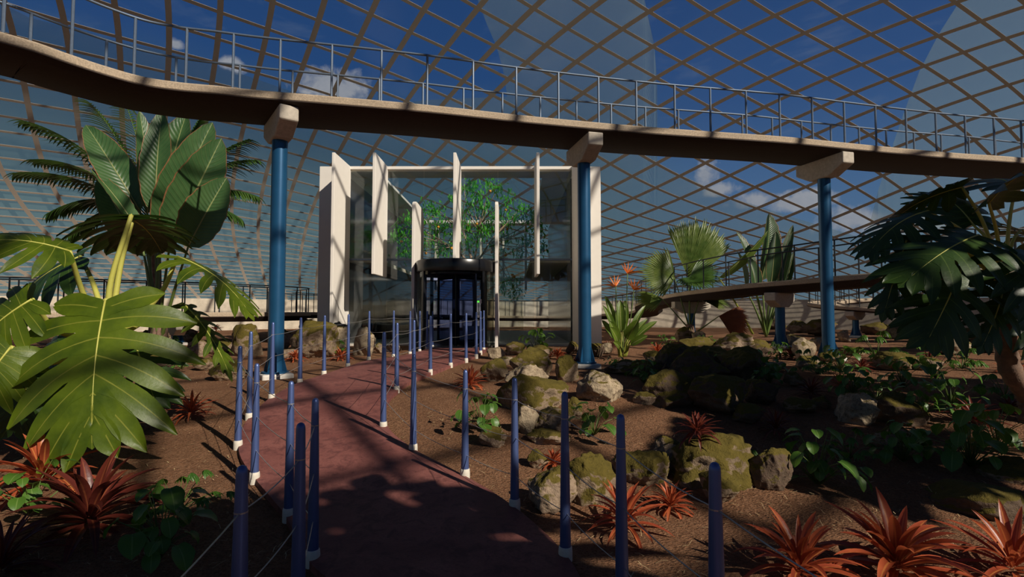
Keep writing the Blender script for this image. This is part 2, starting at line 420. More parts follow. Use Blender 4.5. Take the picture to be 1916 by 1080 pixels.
def beam(mb, pl, wid, dep, step=3):
    pts = []
    for k in list(range(0, len(pl)-1, step))+[len(pl)-1]:
        q = domept(np.float64(pl[k][0]), np.float64(pl[k][1])); pts.append(q)
    vs = []; fs = []
    for k, q in enumerate(pts):
        P = Vector([DC[i]+DR[i]*q[i] for i in range(3)])
        q2 = pts[min(k+1, len(pts)-1)]; q1 = pts[max(k-1, 0)]
        d = Vector([DR[i]*(q2[i]-q1[i]) for i in range(3)])
        if d.length < 1e-6: return
        d.normalize(); n = Vector([q[i]/DR[i] for i in range(3)]).normalized(); s = d.cross(n).normalized()
        wv = wid if not hasattr(wid, '__call__') else wid(q)
        vs += [P-s*wv/2, P+s*wv/2, P+s*wv/2-n*dep, P-s*wv/2-n*dep]
    for k in range(len(pts)-1):
        for a in range(4):
            b = (a+1) % 4; fs.append((4*k+a, 4*k+b, 4*k+4+b, 4*k+4+a))
    fs += [(3, 2, 1, 0), tuple(4*(len(pts)-1)+a for a in range(4))]
    mb.add(vs, fs)
Ag = np.radians(np.linspace(-66, 60, 430)); Eg = np.radians(np.linspace(E0, 75, 300))
AA, EE = np.meshgrid(Ag, Eg, indexing='ij'); Q = domept(AA, EE)
VI = lat(Q, IC); VJ = lat(Q, JC)
wrld = np.array(DC)+np.array(DR)*Q - np.array([0, 0, EYE])
pyv = 540-958*np.tan(np.arctan2(wrld[..., 2], wrld[..., 1])-PITCH)
bad = (pyv < -110) | (wrld[..., 1] < 3)
VI = np.where(bad, np.nan, VI); VJ = np.where(bad, np.nan, VJ)
def split(V):
    return V
m1 = MB(); m2 = MB()
def runs(V, k):
    Vc = np.where(np.isnan(V), 1e6, V); out = []
    for pl in contours(Ag, Eg, Vc, k):
        # drop the points that run along the rim of the valid region
        cur = []
        for (a, e) in pl:
            q = domept(np.float64(a), np.float64(e)); w_ = (DC.x+DR.x*q[0], DC.y+DR.y*q[1], DC.z+DR.z*q[2]-EYE)
            py = 540-958*math.tan(math.atan2(w_[2], w_[1])-PITCH)
            if py < -104 or w_[1] < 3.2 or a < Ag[1] or a > Ag[-2]:
                if len(cur) > 5: out.append(cur)
                cur = []
            else: cur.append((a, e))
        if len(cur) > 5: out.append(cur)
    return out
def wfun(C_, k0, k1, lo, hi):
    def f(q):
        p0 = np.array(DC)+np.array(DR)*q; h = []
        for d_ in ((.2, 0, 0), (0, .2, 0), (0, 0, .2)):
            p1 = p0+np.array(d_); q1 = (p1-np.array(DC))/np.array(DR); q1 = q1/np.linalg.norm(q1)
            dist = np.linalg.norm((q1-q)*np.array(DR))+1e-9
            h.append(abs(float(lat(q1, C_))-float(lat(q, C_)))/dist)
        return min(hi, max(lo, k0/max(h)+k1))
    return f
WI = wfun(IC, .08, .06, .14, .25); WJ = wfun(JC, .09, .03, .05, .19)
for k in range(-16, 34):
    for pl in runs(VI, k): beam(m1, pl, WI, .012)
for k in range(-30, 64):
    for pl in runs(VJ, k): beam(m2, pl, WJ, .010)
# the rest of the dome, over and behind the viewer: crossing ribs set so their shadows fall across the path
Ab = np.radians(np.linspace(-180, 180, 500)); Eb = np.radians(np.linspace(E0, 89.5, 150))
AA2, EE2 = np.meshgrid(Ab, Eb, indexing='ij'); Q2 = domept(AA2, EE2)
P2 = np.array(DC)+np.array(DR)*Q2
def planes(nx_, ny_, px_, py_, pz_, step):   # parallel planes along the sun's rays place the rib shadows
    nz_ = -(nx_*SD.x+ny_*SD.y)/SD.z
    return ((P2[..., 0]-px_)*nx_+(P2[..., 1]-py_)*ny_+(P2[..., 2]-pz_)*nz_)/step
U = planes(.82, .57, -1.45, 5.4, .1, 1.95); V_ = planes(.62, -.78, -2.5, 7.55, .4, 3.1)
w2 = np.array(DC)+np.array(DR)*Q2 - np.array([0, 0, EYE])
py2 = 540-958*np.tan(np.arctan2(w2[..., 2], np.maximum(w2[..., 1], .01))-PITCH)
front = (w2[..., 1] > 3.2) & (py2 > -104) & (AA2 > math.radians(-66)) & (AA2 < math.radians(60))
for G, mbx, wd in ((U, m1, .19), (V_, m2, .20)):
    Gc = np.where(front, 1e6, G)
    for k in range(-22, 23):
        for pl in contours(Ab, Eb, Gc, float(k)+1e-4):
            cur = []
            def fl(c):
                if len(c) > 5: beam(mbx, c, wd, .015, 4)
            for (a, e) in pl:
                q = domept(np.float64(a), np.float64(e)); w_ = (DC.x+DR.x*q[0], DC.y+DR.y*q[1], DC.z+DR.z*q[2]-EYE)
                py = 540-958*math.tan(math.atan2(w_[2], max(w_[1], .01))-PITCH)
                if (w_[1] > 3.2 and py > -108 and math.radians(-66) < a < math.radians(60)): fl(cur); cur = []
                else: cur.append((a, e))
            fl(cur)
tag(m1.build('trim_1', M['lattice'], fix=True), 'wide diagonal ribs of the glass dome', kind='structure')
tag(m2.build('trim_2', M['lattice'], fix=True), 'slender diagonal ribs crossing the wide dome ribs', kind='structure')
# milky teal sheets added to paint hazy reflections on the dome glass
def domehit(px, py, off):
    r = ray(px, py); u = Vector([r[i]/(DR[i]+off) for i in range(3)]); c0 = Vector((0, 0, EYE))-DC
    v = Vector([c0[i]/(DR[i]+off) for i in range(3)])
    a = u.dot(u); b = 2*u.dot(v); c = v.dot(v)-1
    t_ = (-b+math.sqrt(max(0, b*b-4*a*c)))/(2*a)
    return Vector((0, 0, EYE))+r*t_
top = [(-300, -45), (-120, -30), (0, 5), (53, 32), (217, 77), (334, 100), (468, 144), (548, 172), (660, 188), (757, 192), (807, 187), (894, 183), (949, 181),
       (949.5, -110), (1204, -110), (1206, 0), (1224, 83), (1229.5, 150), (1229.8, 217), (1230, 307), (1367, 370), (1517, 417), (1620, 447), (1643, 357), (1672, 267), (1690, 214), (1720, 134), (1757, 63), (1792, 8), (1850, -110), (2300, -110)]
def bot(px):
    return 566
reflection_film = MB(); xs = []
for (a, b) in zip(top, top[1:]):
    n = max(1, int((b[0]-a[0])/14))
    for k in range(n): xs.append((a[0]+(b[0]-a[0])*k/n, a[1]+(b[1]-a[1])*k/n))
xs.append(top[-1]); NV = 40
vs = [domehit(x, y+(bot(x)-y)*j/NV, .3) for x, y in xs for j in range(NV+1)]
fs = [(i*(NV+1)+j, (i+1)*(NV+1)+j, (i+1)*(NV+1)+j+1, i*(NV+1)+j+1) for i in range(len(xs)-1) for j in range(NV)]
reflection_film.add(vs, fs)
tri = [(858, -110), (894, 0), (910, 43), (929, 87), (941, 130), (949.4, 181)]
vs = []; n = len(tri)
for (x, y) in tri: vs += [domehit(x, y, .3), domehit(949.4, y, .3)]
reflection_film.add(vs, [(2*i, 2*i+1, 2*i+3, 2*i+2) for i in range(n-1)])
tag(reflection_film.build('reflection_sheet_1', M['reflection_film'], smooth=False, fix=False), 'milky teal sheets painting reflections onto the dome glass', kind='structure')
gl = MB(); NA, NE = 72, 24; vs = []
for i in range(NA+1):
    for j in range(NE+1):
        q = domept(np.float64(2*PI*i/NA), np.float64(math.radians(E0)+(PI/2-math.radians(E0+.1))*j/NE))
        vs.append([DC[k]+(DR[k]+.12)*q[k] for k in range(3)])
gl.add(vs, [(i*(NE+1)+j, (i+1)*(NE+1)+j, (i+1)*(NE+1)+j+1, i*(NE+1)+j+1) for i in range(NA) for j in range(NE)])
tt = NT('clear_dome_glass'); tr = tt.n('ShaderNodeBsdfTransparent'); tr.inputs[0].default_value = (.97, .98, .99, 1)
gs = tt.n('ShaderNodeBsdfGlossy'); gs.inputs['Roughness'].default_value = .15
mx = tt.n('ShaderNodeMixShader'); mx.inputs[0].default_value = .015; tt.l(tr.outputs[0], mx.inputs[1]); tt.l(gs.outputs[0], mx.inputs[2])
tag(gl.build('ceiling', tt.done(mx.outputs[0]), smooth=True, fix=False), 'clear glass skin of the dome', kind='structure')
# perimeter wall
wl = MB(); pts = [(DC.x+33*math.cos(2*PI*k/160), DC.y+33*math.sin(2*PI*k/160), 0) for k in range(161)]
wl.sweep(pts, [(-.25, .2), (.25, .2), (.25, 2.38), (-.25, 2.38)])
tag(wl.build('wall_back', M['wallc'], auto=30), 'low pale concrete ring wall under the dome', kind='structure')

# ---------------------------------------------------------------- ground and path
gm = MB(); xsn = np.concatenate([np.linspace(-36, -12, 25), np.linspace(-11.75, 13.75, 103), np.linspace(14, 38, 25)])
ysn = np.concatenate([np.linspace(-32, -2, 16), np.linspace(-1.8, 18, 100), np.linspace(18.5, 38, 20)])
vs = []
for x in xsn:
    for y in ysn:
        n_ = noise.noise(Vector((x*.5, y*.5, 0)))*.05+noise.noise(Vector((x*2.2, y*2.2, 5)))*.018
        vs.append((x, y, gz(x, y)+n_-.03))
nx, ny = len(xsn), len(ysn)
gm.add(vs, [(i*ny+j, (i+1)*ny+j, (i+1)*ny+j+1, i*ny+j+1) for i in range(nx-1) for j in range(ny-1)])
tag(gm.build('floor', M['mulch'], smooth=True, fix=False), 'brown bark mulch ground', kind='structure')
Lp = [(640, 1130), (580, 1060), (530, 965), (478, 902), (447, 850), (456, 800), (500, 752), (558, 719), (606, 703), (651, 688), (690, 676), (735, 670), (767, 664), (788, 658), (800, 653)]
Rp = [(1110, 1130), (1062, 1050), (963, 955), (868, 895), (775, 845), (726, 803), (722, 765), (745, 733), (776, 712), (808, 699), (845, 686), (874, 676), (893, 667), (905, 659), (915, 653)]
Lw = [Vector((-.2, -3, 0)), Vector((-.45, 1, 0))]+[onground(*p) for p in Lp]
Rw = [Vector((1.6, -3, 0)), Vector((1.1, 1, 0))]+[onground(*p) for p in Rp]
def even(pts, n):
    sp = spline(pts, 10); L = [0]
    for a, b in zip(sp, sp[1:]): L.append(L[-1]+(b-a).length)
    out = []; k = 0
    for i in range(n):
        s = L[-1]*i/(n-1)
        while k < len(L)-2 and L[k+1] < s: k += 1
        out.append(sp[k].lerp(sp[k+1], (s-L[k])/max(1e-9, L[k+1]-L[k])))
    return out
LL = spline(Lw, 8); RR = spline(Rw, 8); pm = MB(); vs = []
for a, b in zip(LL, RR):
    for k in range(9):
        p = a.lerp(b, k/8); vs.append((p.x, p.y, gz(p.x, p.y)+.045-(.02 if k in (0, 8) else 0)))
n = len(LL)
pm.add(vs, [(i*9+k, i*9+k+1, (i+1)*9+k+1, (i+1)*9+k) for i in range(n-1) for k in range(8)])
for side in (0, 8):
    e = [vs[i*9+side] for i in range(n)]
    pm.add([p for q in e for p in (q, (q[0], q[1], q[2]-.12))], [(2*i, 2*i+2, 2*i+3, 2*i+1) for i in range(n-1)])
tag(pm.build('path', M['path'], smooth=True, fix=True), 'winding red-brown concrete path', kind='structure')
def pin(x, y):
    best = 9
    for a, b in zip(LL, RR):
        if abs(a.y-y) < .5 or abs(b.y-y) < .5:
            ab = b-a; t_ = ((Vector((x, y, 0))-a).dot(ab))/ab.dot(ab)
            if 0 < t_ < 1: 
                q = a.lerp(b, t_); best = min(best, math.hypot(q.x-x, q.y-y))
    return best < .2
# straw and bark slivers on the mulch
random.seed(5); st = MB()
for k in range(5200):
    y = 2.0+random.random()**1.4*14; x = random.uniform(-1.05, 1.05)*(y+1)
    if pin(x, y): continue
    L = random.uniform(.02, .09); a = random.uniform(0, PI); w_ = random.uniform(.0012, .003)
    zz = gz(x, y)+noise.noise(Vector((x*.5, y*.5, 0)))*.05-.03+random.uniform(.008, .02); d = Vector((math.cos(a), math.sin(a), random.uniform(-.2, .3)))*L; s_ = Vector((-math.sin(a), math.cos(a), 0))*w_
    p = Vector((x, y, zz)); q = p+d*.5+Vector((0, 0, random.uniform(0, .012)))+s_*random.uniform(-4, 4); r_ = p+d
    st.add([p-s_, p+s_, q+s_, q-s_, r_+s_, r_-s_], [(0, 1, 2, 3), (3, 2, 4, 5)])
tag(st.build('straw_litter', M['straw'], fix=False), 'dry straw and bark slivers scattered over the brown mulch', 'straw', kind='stuff')

# ---------------------------------------------------------------- bollards and wires
OR = ['first', 'second', 'third', 'fourth', 'fifth', 'sixth', 'seventh', 'eighth', 'ninth', 'tenth', 'eleventh', 'twelfth', 'thirteenth', 'fourteenth', 'fifteenth', 'sixteenth', 'seventeenth', 'eighteenth']
left = [(453, 871, -2.05), (563, 791, -2.6), (585, 745, 1052), (540, 713, 970), (476, 680, 900), (445, 647, 838), (466, 620, 785), (508, 603, 748), (561, 594, 718), (606, 590, 702), (651, 588, 687), (690, 582, 674), (736, 581, 669), (767, 582, 664), (785, 582, 659), (799, 582, 655), (809, 582, 651)]
right = [(1337, 865, -2.05), (1161, 775, -2.8), (1058, 733, 1045), (963, 707, 952), (870, 692, 893), (773, 663, 845), (717, 621, 802), (742, 604, 732), (774, 599, 713), (805, 591, 699), (843, 587, 686), (872, 586, 677), (891, 584, 669), (899, 582, 662), (905, 581, 656)]
bpos = {}
def bollard(px, top_, b, side, k):
    if b < 0:
        Y = -b; p = at(px, top_, Y); base = Vector((p.x, Y, gz(p.x, Y)))
    else:
        base = onground(px, b)
    tz = at(px, top_, base.y).z; H = tz-base.z
    o = empty('bollard', base)
    body = MB(); body.lathe([(.039, .05), (.037, .1), (.030, H*.6), (.0225, H-.03), (.021, H-.018), (.016, H-.006), (.006, H)], n=20)
    body.build('post', M['bollard'], o, auto=50)
    sl = MB(); sl.lathe([(.047, -.03), (.047, .045), (.044, .075), (.040, .08)], n=20); sl.build('sleeve', M['sleeve'], o, auto=40)
    for wz in (.18, .49, .80):
        rw_ = .0225+(.037-.0225)*(wz/H)+.0012; rg = MB(); rg.lathe([(rw_-.004, -.004), (rw_, -.003), (rw_, .003), (rw_-.004, .004)], (0, 0, H-wz), 12); rg.build('wire_collar', M['wire'], o)
    bpos.setdefault(side, []).append((base, H))
    end = 'counted from the nearest bollard' 
    tag(o, '%s blue bollard from the viewer along the %s edge of the red path' % (OR[k], side), 'bollard', 'blue bollards lining the path')
for k, b in enumerate(left): bollard(*b, 'left', k)
for k, b in enumerate(right): bollard(*b, 'right', k)
for side in ('left', 'right'):
    for j, wz in enumerate((.18, .49, .80)):
        w_ = MB(); pts = []
        B = bpos[side]; first = B[0][0]+Vector((.15 if side == 'left' else .25, -1.1, 0))
        P = [Vector((first.x, first.y, .0))+Vector((0, 0, B[0][1]-wz))]+[b+Vector((0, 0, H-wz)) for b, H in B]
        for a, b in zip(P, P[1:]):
            for q in range(6):
                t_ = q/6; v = a.lerp(b, t_); v.z -= .02*4*t_*(1-t_); pts.append(v)
        pts.append(P[-1]); w_.tube(pts, .0032, 5)
        tag(w_.build('wire_rope', M['wire'], smooth=True), '%s of the three thin steel wires through the %s row of blue bollards' % (('topmost', 'middle', 'lowest')[j], side), 'wire', 'wires strung between the bollards')

# ---------------------------------------------------------------- walkways
def deckmesh(pts, W_, name, parent, thick=.15, belly=.06):
    h = W_/2
    cb = MB(); cb.sweep(pts, [(-h, .02), (-h+.015, -.0), (-h+.03, -.0), (h-.03, 0), (h-.015, 0), (h, .02), (h, thick-.03), (h-.03, thick), (h-.12, thick), (h-.14, thick-.05), (-h+.14, thick-.05), (-h+.12, thick), (-h+.03, thick), (-h, thick-.03)])
    o = cb.build(name, M['deck'], parent, auto=35)
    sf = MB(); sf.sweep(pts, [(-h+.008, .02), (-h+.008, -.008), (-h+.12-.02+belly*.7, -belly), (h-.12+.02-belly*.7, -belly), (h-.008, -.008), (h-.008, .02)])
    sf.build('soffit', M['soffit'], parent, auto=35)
    return o
def offset(pts, d):
    out = []
    for i, p in enumerate(pts):
        t_ = pts[min(i+1, len(pts)-1)]-pts[max(i-1, 0)]; t_ = Vector((t_.x, t_.y, 0)).normalized()
        out.append(p+Vector((t_.y, -t_.x, 0))*d)
    return out
def railing(parent, line, posts, height, mat, r=.022, foot=.0):
    rl = MB(); rl.tube([p+Vector((0, 0, height)) for p in line], r, 8)
    ro = rl.build('railing', mat, parent, smooth=True)
    me = None
    for p in posts:
        if me is None:
            m_ = MB(); m_.lathe([(r*1.0, foot), (r*1.0, height)], n=8); m_.lathe([(r*2, foot), (r*2, foot+.012)], n=8); me = m_.mesh('railing_post', mat, False, True)
        o = bpy.data.objects.new('railing_post', me); C.objects.link(o); o.location = p; o.parent = ro
def at_px(line, pxs):
    out = []
    def proj(p):
        d = p-Vector((0, 0, EYE)); yc = d.y*math.cos(PITCH)+d.z*math.sin(PITCH)
        return 958+F*d.x/yc if yc > .1 else None
    for px in pxs:
        for a, b in zip(line, line[1:]):
            pa, pb = proj(a), proj(b)
            if pa is None or pb is None: continue
            if (pa-px)*(pb-px) <= 0 and abs(pa-pb) > 1e-6 and abs(pa-pb) < 300:
                out.append(a.lerp(b, (px-pa)/(pb-pa))); break
    return out
WW = 1.35; ZU = 5.3
edge = [(0, 78), (67, 97), (134, 120), (200, 141), (267, 159), (334, 169), (401, 175), (468, 182), (601, 193), (800, 210), (1000, 231), (1230, 251), (1476, 268), (1610, 281), (1777, 296), (1910, 305)]
ed = [atz(x, y, ZU) for x, y in edge]
ed = [Vector((-6.6, -6, ZU)), Vector((-7.6, -3, ZU)), Vector((-9.0, 0.5, ZU)), Vector((-9.05, 3.0, ZU)), Vector((-8.5, 4.6, ZU)), Vector((-7.75, 5.85, ZU))]+ed+[Vector((14.8, 13.0, ZU)), Vector((18.5, 13.2, ZU)), Vector((22, 12.5, ZU))]
ed = spline(ed, 6)
ctr = offset(ed, -WW/2)
up = empty('elevated_walkway', (0, 0, 0)); tag(up, 'high curved concrete walkway crossing overhead on blue columns', 'walkway')
deckmesh(ctr, WW, 'deck', up)
near = [p+Vector((0, 0, .1)) for p in offset(ed, -.07)]; far = [p+Vector((0, 0, .1)) for p in offset(ed, -WW+.07)]
npx = [5, 133, 250, 347, 435, 523, 620, 713, 799, 885, 966, 1045, 1120, 1191, 1263, 1330, 1397, 1460, 1521, 1581, 1640, 1697, 1753, 1808, 1862, 1913]
fpx = [54, 196, 327, 447, 546, 631, 709, 791, 867, 940, 1011, 1079, 1144, 1208, 1270, 1330, 1390, 1446, 1501, 1556, 1609, 1660, 1712, 1763, 1815, 1865]
beyond = [p for i, p in enumerate(resample(near, .95)) if p.y < 5.5 or p.x > 12.7]
railing(up, near, at_px(near, npx)+beyond[:10], 1.0, M['rail'])
railing(up, far, at_px(far, fpx), 1.0, M['rail'])
def nearest_dir(line, p):
    i = min(range(1, len(line)-1), key=lambda k: (line[k]-Vector((p[0], p[1], line[k].z))).length)
    return (line[i+1]-line[i-1]).normalized(), line[i]
def column(x, y, ztop, rot, label, r=.135, capw=WW, caph=.46, grp='blue support columns'):
    o = empty('support_column', (x, y, gz(x, y)), rot); H = ztop-gz(x, y); zc = H-caph
    b = MB(); b.lathe([(r*1.02, .1), (r, .14), (r, zc+.02)], n=32); b.build('shaft', M['column'], o, auto=40)
    f = MB(); f.lathe([(r*1.75, .06), (r*1.75, .09), (r*1.05, .1)], n=32); f.build('base_plate', M['column'], o, auto=40)
    for k in range(4):
        a = PI/4+k*PI/2; g_ = MB(); ca, sa = math.cos(a), math.sin(a)
        pr = [(r*.95, .09), (r*1.65, .09), (r*1.6, .14), (r*.98, .42)]
        vs = []
        for sg_ in (-.008, .008):
            for (q, zz) in pr: vs.append((q*ca-sg_*sa, q*sa+sg_*ca, zz))
        g_.add(vs, [(0, 1, 2, 3), (7, 6, 5, 4), (0, 4, 5, 1), (1, 5, 6, 2), (2, 6, 7, 3), (3, 7, 4, 0)]); g_.build('gusset', M['column'], o)
    ft = MB(); s_ = r*1.95; ft.box(-s_, s_, -s_, s_, -.12, .06); ft.build('footing', M['footing'], o, bevel=.03)
    cp = MB(); h = capw/2; cp.prism([(-h, H), (h, H), (h, H-caph*.55), (h*.42, zc), (-h*.42, zc), (-h, H-caph*.55)], 'y', -.16, .16)
    cp.build('column_cap', M['cap'], o, bevel=.025)
    tag(o, label, 'column', grp); return o
def col_under(line, px, Y, ztop, label, zoff, **kw):
    p = at(px, 583, Y); d, q = nearest_dir(line, (p.x, p.y))
    return column(q.x, q.y, ztop, math.atan2(d.y, d.x)+PI/2, label, **kw)
Z0 = ZU-.055
c_ = col_under(ctr, 511, 9.4, Z0, 'tall blue column left of the white pavilion, carrying the high walkway', 0); c_.rotation_euler.z += .42
col_under(ctr, 1097, 10.6, Z0, 'tall blue column in front of the white pavilion right end, under the high walkway', 0)
col_under(ctr, 1552, 12.1, Z0, 'tall blue column behind the lower ramp railing, rightmost under the high walkway', 0)
column(-9.4, -1.0, Z0, 0, 'tall blue column of the high walkway beside the entrance path start')
# lower ramp on the right
def wp(px, py, Y, z=None):
    p = at(px, py, Y); return p if z is None else Vector((p.x, p.y, z))
rk = 1.07
edr = [(30, 20, 2.75), (22, 14.5, 2.7), (15, 12.4, 2.62)]+[((px-958)/958*Y*rk, Y*rk, z) for px, Y, z in ((1900, 11.3, 2.56), (1760, 11.3, 2.54), (1640, 11.8, 2.5), (1561, 12.4, 2.46), (1489, 13.1, 2.42), (1395, 14.1, 2.36), (1344, 14.8, 2.3), (1269, 16.9, 2.22), (1222, 19.6, 2.1), (1188, 23.5, 1.9))]+[(6.4, 27.0, 1.6), (5.2, 30, 1.4), (2, 31.6, 1.35), (-3, 31.8, 1.4), (-8.5, 29.5, 1.55), (-10.5, 26, 1.6), (-9.6, 23, 1.6), (-8.0, 20.2, 1.6), (-9.3, 17.2, 1.6), (-11.5, 15.0, 1.6), (-14.5, 13.2, 1.6), (-19, 12.5, 1.6)]
edr = spline([Vector(p)-Vector((0, 0, .04 if p[0] > 4.5 else .13)) for p in edr], 6)
ramp = empty('ramp_walkway', (0, 0, 0)); tag(ramp, 'low curved concrete ramp rising behind the palms and looping round the pavilion', 'walkway')
ctr2 = offset(edr, WW/2)
deckmesh(ctr2, WW, 'deck', ramp, belly=.17)
n2 = [p+Vector((0, 0, .1)) for p in offset(edr, .07)]; f2 = [p+Vector((0, 0, .1)) for p in offset(edr, WW-.07)]
def few(line, step, lo=-20, hi=14):
    return [p for p in resample(line, step) if lo < p.x < hi]
railing(ramp, n2, few(n2, 1.0)[:98], 1.0, M['darkrail'], .02)
railing(ramp, f2, few(f2, 1.0)[:98], 1.0, M['darkrail'], .02)
def zdeck(line, px, Y):
    p = at(px, 583, Y); d, q = nearest_dir(line, (p.x, p.y)); return q.z
for px, Y, lb in ((1442, 14.6, 'short blue column with a pale cap under the ramp, right of the bird of paradise'), (1246, 18.6, 'short blue column under the far bend of the ramp, beside the fan palm'),
                  (367, 15.6, 'short pale-capped column under the left walkway, behind the big leaf plant')):
    col_under(ctr2, px, Y, zdeck(ctr2, px, Y)-.16, lb, 0, caph=.42, grp='short ramp columns')
# hairpin ramp at the far right
hp = spline([Vector(p) for p in ((30, 13.5, .9), (22, 15.6, 1.05), (17.6, 18.6, 1.3), (14.9, 20.6, 1.62), (13.9, 22.0, 1.8), (14.4, 23.6, 1.95), (16.5, 24.6, 2.1), (20, 24.0, 2.3), (26, 21.5, 2.6))], 8)
hair = empty('hairpin_walkway', (0, 0, 0)); tag(hair, 'small hairpin concrete ramp at the far right in front of the ring wall', 'walkway')
deckmesh(hp, WW, 'deck', hair)
for o_ in (-WW/2+.07, WW/2-.07):
    l_ = [p+Vector((0, 0, .1)) for p in offset(hp, o_)]; railing(hair, l_, resample(l_, .9)[8:36], 1.0, M['darkrail'], .018)
for px, Y, lb in ((1612, 21.6, 'thin blue column under the tight bend of the hairpin ramp'), (1745, 24.4, 'thin blue column of the hairpin ramp, half hidden by the shaded philodendron')):
    col_under(hp, px, Y, zdeck(hp, px, Y)-.055, lb, 0, caph=.36, grp='short ramp columns', r=.12)

# ---------------------------------------------------------------- pavilion
pav = empty('pavilion', (-1.7, 21, .6)); tag(pav, 'white two-storey glass pavilion with upright white fins', 'pavilion')
pav_off = Vector((1.7, -21, -.6))
def pb(name, mat, *a, bevel=.012):
    m = MB()
    for q in a: m.box(q[0]+1.7, q[1]+1.7, q[2]-21, q[3]-21, q[4]-.6, q[5]-.6)
    return m.build(name, mat, pav, bevel=bevel)
FY, BY = 16.5, 27.0; RT = 6.37
fins = [(-5.30, 1, .35, 6.62), (-4.09, 0, 2.75, 6.62), (-2.91, 2, .55, 4.93), (-1.70, 0, 3.2, 6.62), (-.46, 2, .5, 4.93), (.77, 0, 2.75, 6.62), (1.99, 1, .35, 6.55)]
for x, kind, z0, z1 in fins:
    m = MB(); yf = 15.0; yb = FY+.02; z1 = min(z1, 6.37)
    if kind == 2:
        prof = [(yb, z0), (yf, z0), (yf, z1-.12)]+[(yf+.35*(1-math.cos(a)), z1-.12+.14*math.sin(a)) for a in (.5, 1.0, 1.4)]+[(yf+.6, z1+.02), (yb-.25, z1-.02), (yb-.08, z1-.1), (yb, z1-.28)]
    else:
        prof = [(yb, z0), (yf, z0), (yf, z1), (yb, z1)]
    m.prism([(a-21, b-.6) for a, b in prof], 'x', x+1.7-.045, x+1.7+.045)
    m.build('fin', M['white'], pav, bevel=.012)
for x in (-4.05, -2.87, -1.66, -.46, .74):
    m = MB(); m.box(x+1.7-.05, x+1.7+.05, BY-.02-21, BY+1.1-21, 2.2, RT-.6-.1); m.build('fin', M['white'], pav, bevel=.012)
pb('side_wall', M['white'], (-6.26, -5.34, FY-.03, BY, .3, RT))
pb('side_wall', M['white'], (2.04, 2.88, FY-.03, BY, .3, RT))
pb('inner_panel', M['darkpanel'], (-5.34, -5.28, FY+.1, BY-.1, .62, 6.0)); pb('inner_panel', M['darkpanel'], (1.9, 2.04, FY+.1, BY-.1, .62, 6.0))
pb('roof_slab', M['white'], (-5.34, 2.04, FY-.05, FY+.85, RT-.1, RT), bevel=.01)
pb('roof_slab', M['white'], (-5.34, -4.45, FY+.85, BY, RT-.1, RT)); pb('roof_slab', M['white'], (1.05, 2.04, FY+.85, BY, RT-.1, RT))
pb('roof_slab', M['white'], (-4.45, 1.05, BY-.7, BY+.1, RT-.16, RT))
pb('soffit', M['beige'], (-5.28, 1.9, FY+.02, FY+.84, RT-.16, RT-.1)); 
pb('floor_slab', M['pfloor'], (-5.3, 2.0, FY-.35, BY+.5, .3, .63))
pb('mezzanine_slab', M['beige'], (-5.28, -4.4, FY+.12, BY, 3.24, 3.38)); pb('mezzanine_slab', M['beige'], (.6, 1.9, FY+.12, BY, 3.24, 3.38)); pb('mezzanine_slab', M['white'], (-4.4, .6, BY-.9, BY, 3.24, 3.38))
pb('transom', M['rail'], (-5.28, 1.95, FY-.02, FY+.06, 3.30, 3.36), bevel=.005)
# glass panes: one per bay and storey
bays = [-5.26, -4.05, -2.87, -.46, .74, 1.95]
for a, b in zip([-5.26, -4.05, -2.87, -1.66, -.46, .74], [-4.05, -2.87, -1.66, -.46, .74, 1.95]):
    pb('window_pane', M['glass'], (a+.01, b-.01, FY+.015, FY+.027, 3.37, 6.24), bevel=0)
    if not (-2.9 < a < -.5): pb('window_pane', M['glass'], (a+.01, b-.01, FY+.015, FY+.027, .63, 3.29), bevel=0)
pb('window_pane', M['curveglass'], (-4.4, .6, BY-.03, BY-.018, .63, 6.2), bevel=0)
# ghosted things inside: benches
pb('bench', M['black'], (-5.0, -4.2, 19, 24, .63, 1.15))
# revolving door
rd = empty('revolving_door', (-1.68, 15.35, .6)); tag(rd, 'dark drum-shaped revolving glass door at the end of the red path', 'door')
R0 = 1.14
def arc(mb, r0, r1, a0, a1, z0, z1, n=18):
    vs = []; 
    for k in range(n+1):
        a = a0+(a1-a0)*k/n
        for r in (r0, r1):
            for z_ in (z0, z1): vs.append((r*math.cos(a), r*math.sin(a), z_))
    fs = []
    for k in range(n):
        b = 4*k; fs += [(b, b+4, b+5, b+1), (b+2, b+3, b+7, b+6), (b, b+2, b+6, b+4), (b+1, b+5, b+7, b+3)]
    fs += [(0, 1, 3, 2), (4*n, 4*n+2, 4*n+3, 4*n+1)]
    mb.add(vs, fs)
m = MB(); m.lathe([(R0-.02, 2.20), (R0+.04, 2.20), (R0+.05, 2.23), (R0+.05, 2.50), (R0+.03, 2.535), (R0-.06, 2.55), (.02, 2.55)], n=64); m.build('canopy', M['black'], rd, auto=30)
m = MB(); m.lathe([(.3, 2.12), (R0-.32, 2.12), (R0-.30, 2.14), (R0-.30, 2.19), (.3, 2.2)], n=48, cap=True); m.build('rotor_ring', M['navy'], rd, auto=30)
m = MB(); m.lathe([(R0+.05, -.02), (R0+.05, .05), (R0-.0, .05)], n=64); m.build('threshold', M['black'], rd, auto=30)
for a0, a1 in ((math.radians(-42), math.radians(42)), (math.radians(138), math.radians(222))):
    m = MB(); arc(m, R0-.012, R0, a0, a1, .06, 2.2); m.build('curved_pane', M['curveglass'], rd, auto=30)
    for a in (a0, a1):
        m = MB(); arc(m, R0-.04, R0+.03, a-.035, a+.035, .05, 2.22, 3); m.build('jamb', M['black'], rd)
m = MB(); m.lathe([(.055, .05), (.055, 2.15)], n=20); m.build('center_pole', M['black'], rd, auto=40)
